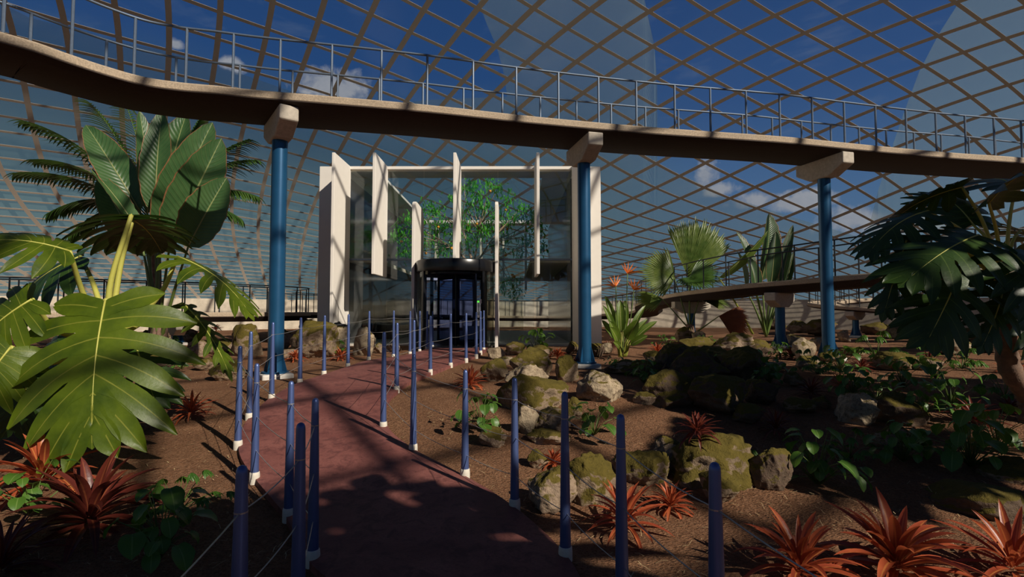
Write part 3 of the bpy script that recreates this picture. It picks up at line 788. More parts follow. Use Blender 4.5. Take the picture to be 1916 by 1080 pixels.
for k in range(4):
    a = math.radians(38+90*k)
    wg = MB(); u = Vector((math.cos(a), math.sin(a), 0)); s_ = Vector((-math.sin(a), math.cos(a), 0))
    def slab(mb, r0, r1, z0, z1, th):
        vs = [(u*r+s_*q+Vector((0, 0, z_))) for z_ in (z0, z1) for q in (-th, th) for r in (r0, r1)]
        mb.add(vs, [(0, 2, 3, 1), (4, 5, 7, 6), (0, 1, 5, 4), (2, 6, 7, 3), (0, 4, 6, 2), (1, 3, 7, 5)])
    slab(wg, .05, .12, .06, 2.12, .02); slab(wg, R0-.14, R0-.06, .06, 2.12, .02); slab(wg, .1, R0-.1, .06, .2, .02); slab(wg, .1, R0-.1, 2.03, 2.12, .02)
    w_ = wg.build('door_wing', M['navy'], rd)
    pn = MB(); slab(pn, .12, R0-.14, .2, 2.03, .005); pn.build('wing_pane', M['doorglass'], w_)
m = MB(); bx = (at(899, 564, 14.35)-Vector((-1.68, 15.35, .6))); m.box(bx.x-.03, bx.x+.03, bx.y-.02, bx.y+.03, bx.z-.055, bx.z+.055); bo = m.build('exit_button', M['white'], rd, bevel=.004)
m = MB(); m.box(bx.x-.09, bx.x-.03, bx.y-.02, bx.y+.01, bx.z-.035, bx.z+.02); m.build('green_lamp', M['green_light'], bo)
# ---------------------------------------------------------------- rocks
def rock_mesh(seed, sx_, sy_, sz_, sub=4, flat=.5):
    bm = bmesh.new(); bmesh.ops.create_icosphere(bm, subdivisions=sub, radius=1)
    rnd = random.Random(seed); off = Vector((seed*3.17, seed*1.3, seed*.7))
    cuts = []
    for k in range(15):
        n = Vector((rnd.gauss(0, 1), rnd.gauss(0, 1), rnd.gauss(0, .8))).normalized(); cuts.append((n, rnd.uniform(.60, .90)))
    for v in bm.verts:
        p = v.co.copy()
        for n, d in cuts:
            q = p.dot(n)
            if q > d: p -= n*(q-d)*.88
        k = 1+.20*noise.noise(p*1.3+off)-.13*abs(noise.noise(p*2.3+off))+.09*noise.noise(p*3.4+off)+.05*noise.noise(p*7.5+off)
        if sub > 3: k += .030*noise.noise(p*16+off)
        p = p*k
        v.co = (p.x*sx_, p.y*sy_, p.z*sz_)
    me = bpy.data.meshes.new('rock'); bm.to_mesh(me); bm.free()
    me.polygons.foreach_set('use_smooth', [True]*len(me.polygons)); return me
# x centre, bottom, width, height (pixels), look, depth shift, label
rocks = [
(464, 668, 58, 62, 'm', 0, 'big mossy boulder just left of the left blue column base'),
(412, 662, 52, 28, 'b', 0, 'brown rock left of the boulder by the left column, in the middle of three'),
(388, 690, 40, 22, 'm', 0, 'small mossy rock beside the bollards at the left, under drooping leaf'),
(428, 712, 78, 38, 'm', 0, 'low broad mossy slab beside the left row of bollards'),
(372, 668, 42, 34, 'b', 0, 'brown rock behind the low mossy slab at the left'),
(534, 652, 30, 40, 'b', 0, 'pinkish upright rock right of the left column'),
(542, 670, 44, 20, 'b', 0, 'low rubble rock at the foot of the pinkish upright rock'),
(598, 668, 100, 66, 'm', 0, 'large mossy boulder before the pavilion left wall'),
(636, 660, 52, 56, 'p', .3, 'pale boulder with a bright face beside the large mossy boulder'),
(577, 622, 36, 24, 'm', 2.0, 'mossy rock top peeping behind the large boulder, left of the pavilion'),
(683, 666, 48, 52, 'p', 0, 'pale pointed boulder left of the path beside red bromeliad'),
(712, 660, 22, 18, 'b', 0, 'small brown rock right of the pale pointed boulder'),
(740, 656, 26, 14, 'p', 0, 'small flat rock before the dark pavilion glass at the left'),
(292, 652, 56, 34, 'b', 1.2, 'brown rock in shade under the left walkway'),
(270, 668, 60, 30, 'b', 0, 'dark rock under the big leaf plant at the left'),
(926, 671, 36, 22, 'p', 0, 'small pale rock nearest the door end of the right bollards'),
(963, 662, 44, 22, 'm', 0, 'dark mossy rock behind the small pale rock near the door'),
(1016, 668, 50, 24, 'b', 0, 'brown rock below the leafy plant before the pavilion'),
(923, 710, 50, 42, 'm', 0, 'mossy rock with olive top beside the right bollard row'),
(948, 684, 34, 20, 'p', 0, 'small pale lump between the mossy rocks right of the path'),
(994, 706, 86, 52, 'm', .2, 'long mossy boulder behind the biggest one right of the path'),
(1058, 712, 52, 44, 'm', 0, 'mossy rock touching the footing of the middle blue column'),
(984, 722, 82, 44, 'p', -.1, 'pale ridged boulder on top of the biggest mossy boulder'),
(998, 770, 138, 74, 'm', -.1, 'biggest mossy boulder right of the path, sunlit'),
(1046, 732, 30, 20, 'm', 0, 'small mossy lump right of the biggest boulder'),
(1075, 784, 34, 38, 'm', 0, 'narrow mossy rock right of the rough rocks below the biggest boulder'),
(986, 810, 42, 52, 'p', 0, 'rough pale rock under the biggest mossy boulder'),
(1032, 806, 66, 46, 'b', 0, 'brown rough rock under the biggest mossy boulder, right of the pale one'),
(1024, 832, 78, 30, 'b', 0, 'low brown rock at the lowest end of the boulder pile'),
(922, 834, 64, 34, 'b', 0, 'brown rock under the round-leaved plant beside the right bollards'),
(1127, 752, 88, 58, 'p', 0, 'angular pale rock with mossy top, standing alone right of the pile'),
(1005, 874, 44, 30, 'm', 0, 'small round mossy rock with a red bromeliad behind it'),
(1030, 955, 100, 78, 'b', 0, 'dark blocky rock near the fourth bollard, partly in shade'),
(1106, 940, 96, 92, 'm', 0, 'rounded mossy rock behind the big red bromeliad'),
(1204, 912, 116, 66, 'm', .1, 'flat mossy rock right of the rounded mossy rock'),
(1262, 884, 80, 66, 'b', .3, 'brown rock behind the flat mossy rock'),
(1330, 920, 176, 104, 'm', .2, 'broad mossy boulder with a bromeliad on its back'),
(1338, 934, 74, 58, 'm', -.2, 'small mossy rock leaning on the front of the broad boulder'),
(1436, 922, 80, 84, 'd', 0, 'black shaded rock right of the broad mossy boulder'),
(1170, 700, 80, 26, 'b', 0, 'low dark rock in shade right of the middle column'),
(1222, 680, 44, 22, 'm', 0, 'sunlit round mossy rock in the shaded pile'),
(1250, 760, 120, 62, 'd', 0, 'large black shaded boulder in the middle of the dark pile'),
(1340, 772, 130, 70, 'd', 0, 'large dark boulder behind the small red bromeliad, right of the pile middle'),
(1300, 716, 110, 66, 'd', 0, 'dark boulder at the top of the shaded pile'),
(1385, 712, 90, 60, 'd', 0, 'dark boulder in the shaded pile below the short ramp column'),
(1281, 640, 40, 30, 'm', .3, 'round tan boulder on top of the dark pile'),
(1306, 642, 28, 24, 'p', 0, 'small upright pale rock beside the round tan boulder'),
(1372, 668, 80, 44, 'b', 0, 'brown boulder left of the short ramp column'),
(1116, 664, 36, 24, 'd', 0, 'small dark rock at the pavilion right corner'),
(1134, 660, 26, 18, 'p', 0, 'small lit rock right of the pavilion corner'),
(1072, 660, 30, 22, 'd', 0, 'dark rock between the pavilion and the middle column'),
(1480, 650, 34, 26, 'p', 0, 'tan rock right of the short ramp column'),
(1500, 674, 40, 44, 'p', 0, 'pale pointed rock between two blue columns at the right'),
(1524, 656, 40, 24, 'p', 0, 'round pale rock left of the right tall column'),
(1492, 622, 36, 22, 'b', 0, 'brown rock by the ring wall, left of the right tall column'),
(1532, 628, 60, 30, 'd', 0, 'dark boulder by the ring wall behind the right tall column'),
(1577, 640, 22, 24, 'p', 0, 'small pale upright rock right of the right tall column'),
(1592, 664, 44, 16, 'm', 0, 'low mossy rock right of the right tall column base'),
(1634, 626, 52, 24, 'd', 0, 'dark flat boulder near the hairpin ramp column'),
(1681, 632, 46, 26, 'p', 0, 'pale blocky rock right of the hairpin ramp column'),
(1766, 664, 72, 42, 'p', 0, 'tan boulder left of the thick philodendron trunk'),
(1790, 640, 66, 30, 'm', 0, 'mossy rock behind the tan boulder at the far right'),
(1664, 692, 84, 34, 'm', 0, 'low mossy mound in the leafy ground at the right'),
(1728, 692, 50, 24, 'b', 0, 'brown rock right of the low mossy mound'),
(1448, 692, 34, 16, 'p', 0, 'small flat lit rock in the leafy ground below the ramp'),
(1484, 722, 40, 26, 'm', 0, 'round mossy rock below the small flat lit rock'),
(1486, 770, 62, 28, 'm', 0, 'low mossy rock at the edge of the dark pile'),
(1532, 762, 36, 20, 'm', 0, 'small mossy rock right of the low one by the dark pile'),
(1598, 792, 78, 62, 'p', 0, 'tall blocky rock with a lit face in the shaded field'),
(1668, 800, 110, 70, 'd', .2, 'dark boulder right of the tall blocky rock'),
(1676, 852, 92, 54, 'b', 0, 'brown rock with leaves over it, below the dark boulder'),
(1830, 972, 190, 74, 'd', 0, 'large black shaded boulder at the right edge, lowest of the field'),
(1868, 905, 100, 50, 'm', .2, 'mossy rock above the large black boulder at the right edge'),
]
rocks += [
(1200, 706, 70, 34, 'd', .3, 'dark low rock at the left foot of the shaded pile'),
(1262, 700, 84, 54, 'd', .2, 'dark boulder left of the top boulder in the shaded pile'),
(1330, 690, 70, 44, 'd', .4, 'dark rock between the top boulder and the brown boulder'),
(1420, 668, 50, 34, 'd', .2, 'dark rock right of the brown boulder by the ramp column'),
(1300, 668, 90, 40, 'd', .5, 'dark rock under the round tan boulder at the pile crest'),
(1205, 756, 60, 24, 'b', 0, 'half-lit flat rock at the near left edge of the dark pile'),
(1420, 752, 70, 44, 'd', 0, 'dark rock at the right end of the shaded pile'),
(1396, 790, 60, 34, 'd', 0, 'dark rock at the near right edge of the shaded pile'),
(1552, 612, 40, 18, 'b', 0, 'brown rock against the ring wall right of the right tall column'),
(1450, 616, 40, 20, 'd', 0, 'dark rock against the ring wall behind the ramp column'),
(1508, 690, 50, 26, 'b', 0, 'brown rock below the pale pointed rock between columns'),
(1548, 676, 34, 20, 'm', 0, 'mossy rock touching the right tall column base'),
(1728, 640, 44, 24, 'b', 0, 'brown rock left of the mossy rock behind the tan boulder'),
(1850, 660, 60, 34, 'd', 0, 'dark rock right of the tan boulder by the trunk'),
(350, 640, 50, 24, 'b', 0, 'brown rock beside the left short column'),
(300, 690, 50, 30, 'd', 0, 'dark rock behind the big lobed leaf'),
]
M['rock_shaded'] = mat_rock('shaded_rock', .3, (.16, .11, .075))  # rock colour darkened to paint in the shade on these rocks
rk_m = {'m': 'rock_moss', 'b': 'rock_mid', 'p': 'rock_pale', 'd': 'rock_shaded'}
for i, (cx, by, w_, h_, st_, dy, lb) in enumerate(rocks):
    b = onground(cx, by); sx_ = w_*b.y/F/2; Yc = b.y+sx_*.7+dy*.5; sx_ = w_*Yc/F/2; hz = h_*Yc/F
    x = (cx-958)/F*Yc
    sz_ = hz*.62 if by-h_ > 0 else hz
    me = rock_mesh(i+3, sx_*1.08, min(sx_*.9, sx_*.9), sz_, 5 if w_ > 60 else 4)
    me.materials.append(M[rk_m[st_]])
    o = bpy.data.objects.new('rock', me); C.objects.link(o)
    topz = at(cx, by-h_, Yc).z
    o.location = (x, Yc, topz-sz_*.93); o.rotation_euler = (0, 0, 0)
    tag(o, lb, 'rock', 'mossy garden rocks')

# ---------------------------------------------------------------- leaves
def rot(d, ax, a): return Matrix.Rotation(a, 3, ax) @ d
def leaf(mb, p, d, L, wf, bend=.6, fold=.25, n=7, up=Vector((0, 0, 1)), twist=0, wave=0, na=1):
    """a blade: p base, d direction, L length, wf(t) half width; bends towards -z"""
    p = Vector(p); d = Vector(d).normalized(); sd = d.cross(up)
    if sd.length < 1e-3: sd = Vector((1, 0, 0))
    sd.normalize(); 
    if twist: sd = rot(sd, d, twist)
    vs = []; uv = []; W_ = 2*na+1
    for k in range(n+1):
        t = k/n; nr = sd.cross(d).normalized(); w_ = wf(t)
        for q in range(-na, na+1):
            a = q/na; zz = abs(a)*fold*w_ + (wave*w_*math.sin(t*23+q*2) if abs(q) == na else 0)
            vs.append(p+sd*a*w_+nr*zz); uv.append((.5+a*.5, t))
        if k < n:
            ax = sd; 
            d2 = rot(d, ax, -bend/n)
            if d2.z > -.98: 
                d = d2; 
            p = p+d*(L/n)
    fs = [(k*W_+q, k*W_+q+1, (k+1)*W_+q+1, (k+1)*W_+q) for k in range(n) for q in range(W_-1)]
    mb.add(vs, fs, uv); return p, d
def lance(w, pk=.4, tip=1.0, base=.25):
    def f(t):
        if t < pk: return w*(base+(1-base)*math.sin(t/pk*PI/2))
        return w*max(0.002, math.cos((t-pk)/(1-pk)*PI/2))**tip
    return f
def oval(w): return lambda t: w*max(.02, math.sin(PI*min(1, t*.97+.03)))**.6
def sdir(az, el): return Vector((math.cos(az)*math.cos(el), math.sin(az)*math.cos(el), math.sin(el)))
# bromeliads: four rosettes, copied
def brom_mesh(seed, mat, n=30, wd=.04):
    r = random.Random(seed); mb = MB()
    for k in range(n):
        az = k*2.399+r.uniform(-.2, .2); f = k/n; el = math.radians(12+f*68+r.uniform(-8, 8))
        L = (1.0-.35*f)*r.uniform(.8, 1.1)*.55
        leaf(mb, sdir(az, 0)*.03+Vector((0, 0, .02+.1*f)), sdir(az, el), L, lance(wd*r.uniform(.8, 1.2), .45, .8, .5), r.uniform(.5, 1.3)*(1.25-f*.6), .5, 8)
    return mb.mesh('bromeliad', mat, True)
bmesh_ = {('r', k): brom_mesh(10+k, M['brom'], 34+4*k, .025+.004*k) for k in range(3)}
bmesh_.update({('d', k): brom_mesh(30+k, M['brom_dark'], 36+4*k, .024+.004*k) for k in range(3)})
broms = [  # x, base y, width px, tone, lift, label
(358, 776, 86, 'r', 0, 'red-orange bromeliad alone on the mulch left of the bollards'),
(80, 905, 190, 'r', 0, 'bright orange bromeliad at the left edge under the big leaves'),
(168, 985, 250, 'd', 0, 'large dark red bromeliad in shade at the lower left'),
(0, 1075, 200, 'd', 0, 'dark red bromeliad cut by the lower left corner'),
(880, 722, 72, 'r', 0, 'orange bromeliad beside the right bollards near the mossy rocks'),
(1036, 868, 62, 'r', .1, 'small orange bromeliad behind the small round mossy rock'),
(1170, 985, 160, 'r', 0, 'large orange bromeliad right of the fourth bollard'),
(1256, 950, 92, 'r', 0, 'smaller orange bromeliad right of the large one by the mossy rock'),
(1305, 812, 84, 'd', 0, 'dark red bromeliad on the back of the broad mossy boulder'),
(1452, 806, 84, 'd', 0, 'dark red bromeliad on open mulch in the middle of the right field'),
(1497, 1075, 210, 'r', 0, 'orange bromeliad right of the nearest bollard, leftmost of the front three'),
(1680, 1070, 250, 'r', 0, 'largest orange bromeliad, middle of the front three'),
(1896, 1070, 220, 'r', 0, 'orange bromeliad cut by the right edge, last of the front three'),
(1231, 664, 46, 'r', 0, 'bright orange bromeliad right of the bird of paradise'),
(1044, 668, 38, 'r', 0, 'small red bromeliad before the pavilion right end'),
(1074, 684, 42, 'd', 0, 'dark red bromeliad touching the middle blue column'),
(638, 672, 44, 'r', 0, 'red bromeliad between the boulder and pale pointed rock'),
(553, 672, 40, 'r', 0, 'red bromeliad left of the large mossy boulder'),
(404, 676, 40, 'r', 0, 'small red bromeliad on the rocks left of the left column'),
(404, 618, 26, 'd', 0, 'tiny dark bromeliad under the left walkway'),
(254, 682, 40, 'r', 0, 'small red bromeliad seen under the big lobed leaf'),
(1289, 660, 40, 'd', 0, 'dark bromeliad on the shaded pile under the tan boulder'),
(1408, 652, 30, 'r', 0, 'small red bromeliad left of the short ramp column'),
(1480, 670, 44, 'd', 0, 'red bromeliad before the pale pointed rock between columns'),
(1518, 738, 70, 'd', 0, 'dark red bromeliad behind the low mossy rock of the dark pile'),
(1572, 722, 50, 'r', 0, 'orange-red bromeliad among leaves below the right tall column'),
(1612, 692, 46, 'd', 0, 'red bromeliad upright in the leafy ground right of the tall column'),
(1738, 680, 50, 'd', 0, 'dark bromeliad beside the brown rock at the right'),
(1824, 790, 90, 'd', 0, 'dark red bromeliad left of the philodendron trunk'),
(1895, 700, 60, 'r', 0, 'red bromeliad behind the philodendron trunk at the right edge'),
(1140, 652, 34, 'd', 0, 'dark bromeliad left of the bird of paradise foot'),
(1890, 770, 60, 'd', 0, 'dark bromeliad in front of the philodendron trunk'),
]
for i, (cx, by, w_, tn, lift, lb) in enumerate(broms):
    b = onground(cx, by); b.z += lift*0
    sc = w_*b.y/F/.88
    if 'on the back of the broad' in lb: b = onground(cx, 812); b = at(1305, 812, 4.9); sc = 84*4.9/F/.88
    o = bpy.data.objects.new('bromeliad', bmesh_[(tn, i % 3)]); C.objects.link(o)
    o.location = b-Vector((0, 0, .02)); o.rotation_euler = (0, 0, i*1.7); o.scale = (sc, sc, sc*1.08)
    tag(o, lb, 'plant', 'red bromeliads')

# low leafy plants with heart-shaped leaves
def leafy_tree(seed, n=26, mat='leafy', size=.13, name='leafy_plant', hh=.5):
    r = random.Random(seed); o = empty(name); lm = MB(); sm = MB()
    for k in range(n):
        az = k*2.399+r.uniform(-.3, .3); el = math.radians(r.uniform(15, 80)); L = r.uniform(.2, .55)*hh/.5
        e = sdir(az, el)*L; mid = e*.5+Vector((0, 0, L*.15)); tip = Vector((e.x, e.y, e.z))
        sm.tube([Vector((0, 0, -.02)), mid, tip], [.006, .004, .003], 5)
        s_ = size*r.uniform(.6, 1.15)
        d = sdir(az+r.uniform(-.6, .6), r.uniform(-.7, .25))
        leaf(lm, tip-d*s_*.15, d, s_*1.35, lambda t, s_=s_: s_*.55*(max(.0, math.sin(PI*min(1, (t*.86+.14))))**.75 if t < 1 else .02), .9, .22, 6, na=2, wave=.06)
    lm.build('foliage', M[mat], o, smooth=True, fix=False); sm.build('stems', M['stem'], o, smooth=True); return o
def spiky_tree(seed):
    r = random.Random(seed); o = empty('leafy_plant'); lm = MB(); sm = MB()
    for k in range(16):
        az = k*2.399; el = math.radians(r.uniform(20, 75)); L = r.uniform(.3, .6); d = sdir(az, el)
        pts = [Vector((0, 0, 0)), d*L*.5, d*L+Vector((0, 0, -.05))]; sm.tube(pts, [.007, .005, .003], 5)
        for q in range(9):
            a2 = (q-4)*.42; dd = rot(Vector((d.x, d.y, -.15)).normalized(), Vector((0, 0, 1)), a2)
            leaf(lm, pts[-1], dd, .16*r.uniform(.7, 1.1)*(1-.06*abs(q-4)), lance(.022, .4, .8, .3), .8, .2, 4)
    lm.build('foliage', M['leafy'], o, smooth=True, fix=False); sm.build('stems', M['stem'], o, smooth=True); return o
protos = [leafy_tree(1), leafy_tree(2, 34), leafy_tree(3, 20), spiky_tree(4)]; used = set()
leafs = [  # x, base y, width px, proto, label
(900, 800, 110, 0, 'bushy plant with round leaves left of the biggest mossy boulder'),
(1112, 812, 104, 2, 'loose plant with large lit leaves right of the biggest mossy boulder'),
(1004, 660, 74, 0, 'fresh green plant before the pavilion glass, right of the door'),
(1530, 905, 130, 1, 'bushy green plant right of the black shaded rock'),
(1590, 858, 80, 3, 'small leafy plant left of the brown rock in the field'),
(1690, 862, 90, 1, 'leafy plant draped over the brown rock in the field'),
(300, 1040, 190, 1, 'dark green plant in deep shade at the lower left'),
(330, 960, 130, 3, 'deep green spiky plant behind the shaded plant at lower left'),
(55, 960, 150, 2, 'dark round-leaved plant under the bright orange bromeliad'),
(625, 662, 56, 3, 'small spiky green plant between the two boulders left of the path'),
(1392, 700, 66, 0, 'leafy plant in half sun on the shaded pile'),
(1360, 690, 50, 3, 'spiky plant above the shaded pile'),
(1325, 650, 40, 2, 'small green plant beside the small upright pale rock'),
(1440, 716, 60, 1, 'low plant below the short ramp column'),
(1530, 700, 70, 3, 'spiky green plant at the foot of the right tall column'),
(1572, 696, 70, 0, 'round-leaved plant right of the right tall column'),
(1640, 672, 80, 3, 'feathery low plant behind the low mossy mound'),
(1596, 740, 70, 1, 'dark leafy plant above the tall blocky rock'),
(1690, 724, 80, 0, 'dark leafy plant in the middle of the right field'),
(1750, 706, 70, 2, 'plant with one bright sunlit leaf at the right'),
(1800, 690, 70, 3, 'feathery plant near the philodendron trunk'),
(1720, 780, 84, 1, 'dark bushy plant above the dark boulder at right'),
(1780, 762, 90, 0, 'leafy plant left of the trunk in shade'),
(1815, 870, 130, 1, 'large leafy plant with pale leaf tips above the black boulder'),
(1865, 840, 120, 0, 'large leafy plant touching the right edge, behind the black boulder'),
(1880, 745, 80, 3, 'spiky plant at the foot of the philodendron trunk'),
(1250, 650, 44, 3, 'small spiky plant right of the orange bromeliad'),
(1205, 716, 66, 1, 'dark plant in the black shade beside the angular rock'),
(340, 690, 54, 2, 'small bright plant under the left big leaf plant'),
(310, 655, 60, 3, 'fern-like plant behind the big lobed leaf'),
(1410, 880, 60, 3, 'spiky plant at the black shaded rock'),
(1150, 690, 40, 2, 'small dark plant at the low dark rock'),
(1640, 748, 60, 3, 'spiky dark plant right of the tall blocky rock'),
(1460, 668, 40, 0, 'small plant by the tan rock right of the ramp column'),
(300, 640, 40, 0, 'small plant in the shade of the left walkway'),
]
for i, (cx, by, w_, pr_, lb) in enumerate(leafs):
    if pr_ in used: o = copy_tree(protos[pr_])
    else: o = protos[pr_]; used.add(pr_)
    b = onground(cx, by); sc = w_*b.y/F/.85*(1.25 if cx > 1380 else 1.05)
    o.location = b; o.rotation_euler = (0, 0, i*2.1); o.scale = (sc, sc, sc)
    tag(o, lb, 'plant', 'low green plants')

# ---------------------------------------------------------------- big philodendrons
def philo_blade(mb, base, dirv, nrm, L, Wd, droop=.5, nl=7, seed=0, cup=.12):
    """deeply lobed leaf; base = petiole joint, dirv towards the tip, nrm = upper face"""
    r = random.Random(seed); X = Vector(dirv).normalized(); Z = (Vector(nrm)-X*Vector(nrm).dot(X)).normalized(); Yv = Z.cross(X)
    def P(x, y):   # local (along, across) -> world with droop
        rr = x/L; ww = y/(Wd/2)
        return Vector(base)+X*(x*(1-.12*droop*rr*rr))+Yv*(y*(1-.10*abs(ww)))+Z*(-droop*L*.35*max(0, rr)**2-cup*Wd*ww*ww+.03*L*math.sin(3*rr))
    mid = lambda t: (t*L, 0)
    for sg in (-1, 1):
        for k in range(nl):
            t0 = max(0, (k-.6)/nl*.93); t1 = min(.97, (k+1.15)/nl*.93)
            f = (k+.5)/nl; ang = math.radians(132-112*f**.75)        # from backward to forward
            ln = Wd/2*(.78+.42*math.sin(PI*min(1, f*.9+.18)))*r.uniform(.92, 1.06)*(1 if f < .8 else .8)
            if k == 0: ln *= .72
            n = 9; tm = (t0+t1)/2; rw = (t1-t0)*L/2; lw = Wd*.062*r.uniform(.9, 1.15)
            vs = []; uv = []
            for q in range(n+1):
                s = q/n
                a = ang*(1-.12*s)
                cx_ = tm*L+math.cos(ang)*ln*s*.96+ (s*s)*ln*.16; cy_ = math.sin(ang)*ln*s
                # width direction blends from along the midrib to across the lobe
                wdx = -math.sin(a)*s**.5+(-1)*(1-s**.5); wdy = math.cos(a)*s**.5
                m_ = math.hypot(wdx, wdy); wdx /= m_; wdy /= m_
                if s < .30: hw = rw*(1-s/.30)**.8+lw*1.0*(1-(1-s/.30)**.8)
                else: hw = lw*(1.0+.30*math.sin((s-.30)/.70*PI))*max(.05, 1-((s-.30)/.70)**3.2)**.7
                for j in range(-2, 3):
                    xx = cx_-wdx*hw*j/2*(-1 if 1 else 1); yy = cy_-wdy*hw*j/2*(-1)
                    pp = P(xx, sg*yy)-Z*(abs(j)*.0-.0)+Z*(.03*Wd*s*(abs(j)/2)**2*.5)+Z*(.0006*k)
                    vs.append(pp); uv.append((.5+j*.25, s))
            fs = [(q*5+j, q*5+j+1, (q+1)*5+j+1, (q+1)*5+j) for q in range(n) for j in range(4)]
            mb.add(vs, fs, uv)
    # terminal lobe
    vs = []; uv = []
    for q in range(9):
        s = q/8; hw = Wd*.13*(1-s**2.2)**.8+.002
        for j in range(-2, 3): vs.append(P(L*(.72+.36*s), hw*j/2)+Z*.004); uv.append((.5+j*.25, s))
    mb.add(vs, [(q*5+j, q*5+j+1, (q+1)*5+j+1, (q+1)*5+j) for q in range(8) for j in range(4)], uv)
    return [P(L*t, 0) for t in (0, .15, .3, .45, .6, .75, .9, 1.02)], Z
def philo_leaf(root, stem_from, joint, tipv, nrm, L, Wd, droop, mat, seed, pr_=.028, ctrl=None, nl=7):
    pm_ = MB()
    m_ = ctrl if ctrl is not None else (Vector(stem_from)+Vector(joint))*.5+Vector((0, 0, .12))
    pts = spline([stem_from, m_, joint], 6); pm_.tube(pts, [pr_*(1.25-.6*i/len(pts)) for i in range(len(pts))], 8)
    lm = MB(); rib, Z = philo_blade(lm, joint, tipv, nrm, L, Wd, droop, nl, seed)
    lf = lm.build('leaf', M[mat], root, smooth=True, fix=False)
    po = pm_.build('petiole', M['petiole'], lf, smooth=True)
    vb = MB(); vb.tube([q+Z*.002 for q in rib], [.011, .009, .008, .007, .005, .004, .003, .002], 6); vb.build('midrib', M['petiole'], lf, smooth=True)
b0 = onground(195, 800); b0 = Vector((-4.7, 6.0, gz(-4.7, 6.0)))
ph = empty('philodendron', b0); tag(ph, 'giant split-leaf philodendron with yellow stalks at the left edge', 'plant')
off0 = b0.copy()
def L0(*a): return Vector(a[0])-off0
Yb = 5.6
def Q(px, py, Y): return at(px, py, Y)-off0
crown = Vector((0, 0, .75)); crn = Q(205, 640, 5.95)
tr_ = MB(); tr_.tube([Vector((0, 0, -.1)), crn*.5+Vector((0, 0, -.1)), crn], [.16, .14, .11], 12); tr_.build('trunk', M['bark'], ph, smooth=True)
# joint, tip direction (in px), faces
def big(joint, tip, face, Wd, droop, mat, seed, fr=None, ctrl=None, nl=7, pr_=.03):
    j = Q(*joint); tp = Q(*tip); d = tp-j
    philo_leaf(ph, fr if fr is not None else crn, j, d, face, d.length, Wd, droop, mat, seed, pr_, ctrl, nl)
big((197, 562, 5.3), (158, 822, 4.7), (.15, -.85, .55), 1.62, .25, 'philo', 1, ctrl=Q(225, 570, 5.9))
big((246, 402, 5.9), (225, 445, 7.0), (0, -.15, .98), 1.25, .35, 'philo_shaded', 2, ctrl=Q(205, 540, 5.9), pr_=.032)
big((248, 412, 6.0), (300, 450, 7.2), (0, -.3, .95), 1.1, .35, 'philo_shaded', 3, ctrl=Q(225, 500, 6.0))
big((130, 470, 5.4), (-40, 425, 5.0), (.1, -.5, .85), .9, .6, 'philo', 4, ctrl=Q(160, 560, 5.8))
big((332, 480, 6.0), (495, 560, 5.8), (.35, -.05, .95), .85, .55, 'philo', 5, ctrl=Q(300, 550, 6.0))
big((343, 568, 6.2), (446, 690, 5.9), (.75, -.35, .6), .5, .4, 'philo', 6, ctrl=Q(290, 590, 6.0))
big((150, 480, 6.6), (20, 545, 6.4), (0, -.5, .8), 1.3, .4, 'philo_shaded', 7)
big((60, 560, 5.2), (-60, 640, 5.0), (.3, -.6, .7), .9, .4, 'philo', 8, ctrl=Q(110, 620, 5.6))
big((20, 650, 5.0), (-50, 740, 4.8), (.5, -.6, .6), .8, .4, 'philo', 9, ctrl=Q(90, 680, 5.5))
big((255, 650, 6.0), (290, 750, 5.6), (.3, -.7, .6), .8, .35, 'philo_shaded', 10)
big((60, 700, 5.5), (20, 800, 5.3), (.3, -.7, .6), .9, .35, 'philo_shaded', 11)
big((130, 640, 6.2), (60, 720, 6.0), (0, -.6, .8), 1.1, .3, 'philo_shaded', 12)
# right philodendron tree
b1 = onground(1893, 778); b1 = Vector((6.35, 6.45, gz(6.3, 6.45)))
ph2 = empty('philodendron_tree', b1); tag(ph2, 'philodendron tree darkened for shade, with a ringed trunk at the right edge', 'plant')
def Q2_(px, py, Y): return at(px, py, Y)-b1
cr2 = Q2_(1880, 540, 6.3)
tr_ = MB(); P_ = [Vector((.1, 0, -.1)), Vector((.12, 0, .25)), Q2_(1890, 690, 6.4), Q2_(1880, 610, 6.35), cr2]
tp_ = spline(P_, 12); tr_.tube(tp_, [.13*(1-.25*i/len(tp_))*(1+.07*math.sin(i*1.9)) for i in range(len(tp_))], 14); tr_.build('trunk', M['bark'], ph2, smooth=True)
def big2(joint, tip, face, Wd, droop, mat, seed, nl=7, pr_=.02):
    Wd *= .82
    j = Q2_(*joint); tp = Q2_(*tip); d = tp-j
    philo_leaf(ph2, cr2, j, d, face, d.length, Wd, droop, mat, seed, pr_, (cr2+j)*.5+Vector((0, 0, .2)), nl)
big2((1735, 395, 6.0), (1612, 440, 5.8), (0, -.25, .9), 1.05, .75, 'philo_shaded', 21)
big2((1800, 350, 6.2), (1660, 395, 6.6), (0, .3, .9), 1.1, .5, 'philo_shaded', 22)
big2((1700, 440, 6.1), (1650, 590, 5.9), (-.4, -.6, .5), .8, .35, 'philo_shaded', 23)
big2((1830, 440, 5.6), (1700, 500, 5.1), (.0, -.55, .8), 1.35, .45, 'philo_shaded', 24)
big2((1850, 380, 5.8), (1930, 300, 5.4), (0, -.4, .9), 1.2, .4, 'philo_shaded', 25)
big2((1800, 500, 5.5), (1740, 640, 5.2), (-.2, -.8, .5), 1.1, .4, 'philo_shaded', 26)
big2((1890, 470, 5.5), (1980, 560, 5.0), (.1, -.6, .8), 1.2, .5, 'philo_shaded', 27)
big2((1880, 520, 5.6), (1850, 650, 5.2), (0, -.8, .5), .8, .35, 'philo_shaded', 28)
big2((1820, 420, 6.5), (1760, 350, 7.0), (0, -.2, .9), 1.3, .4, 'philo_shaded', 29)
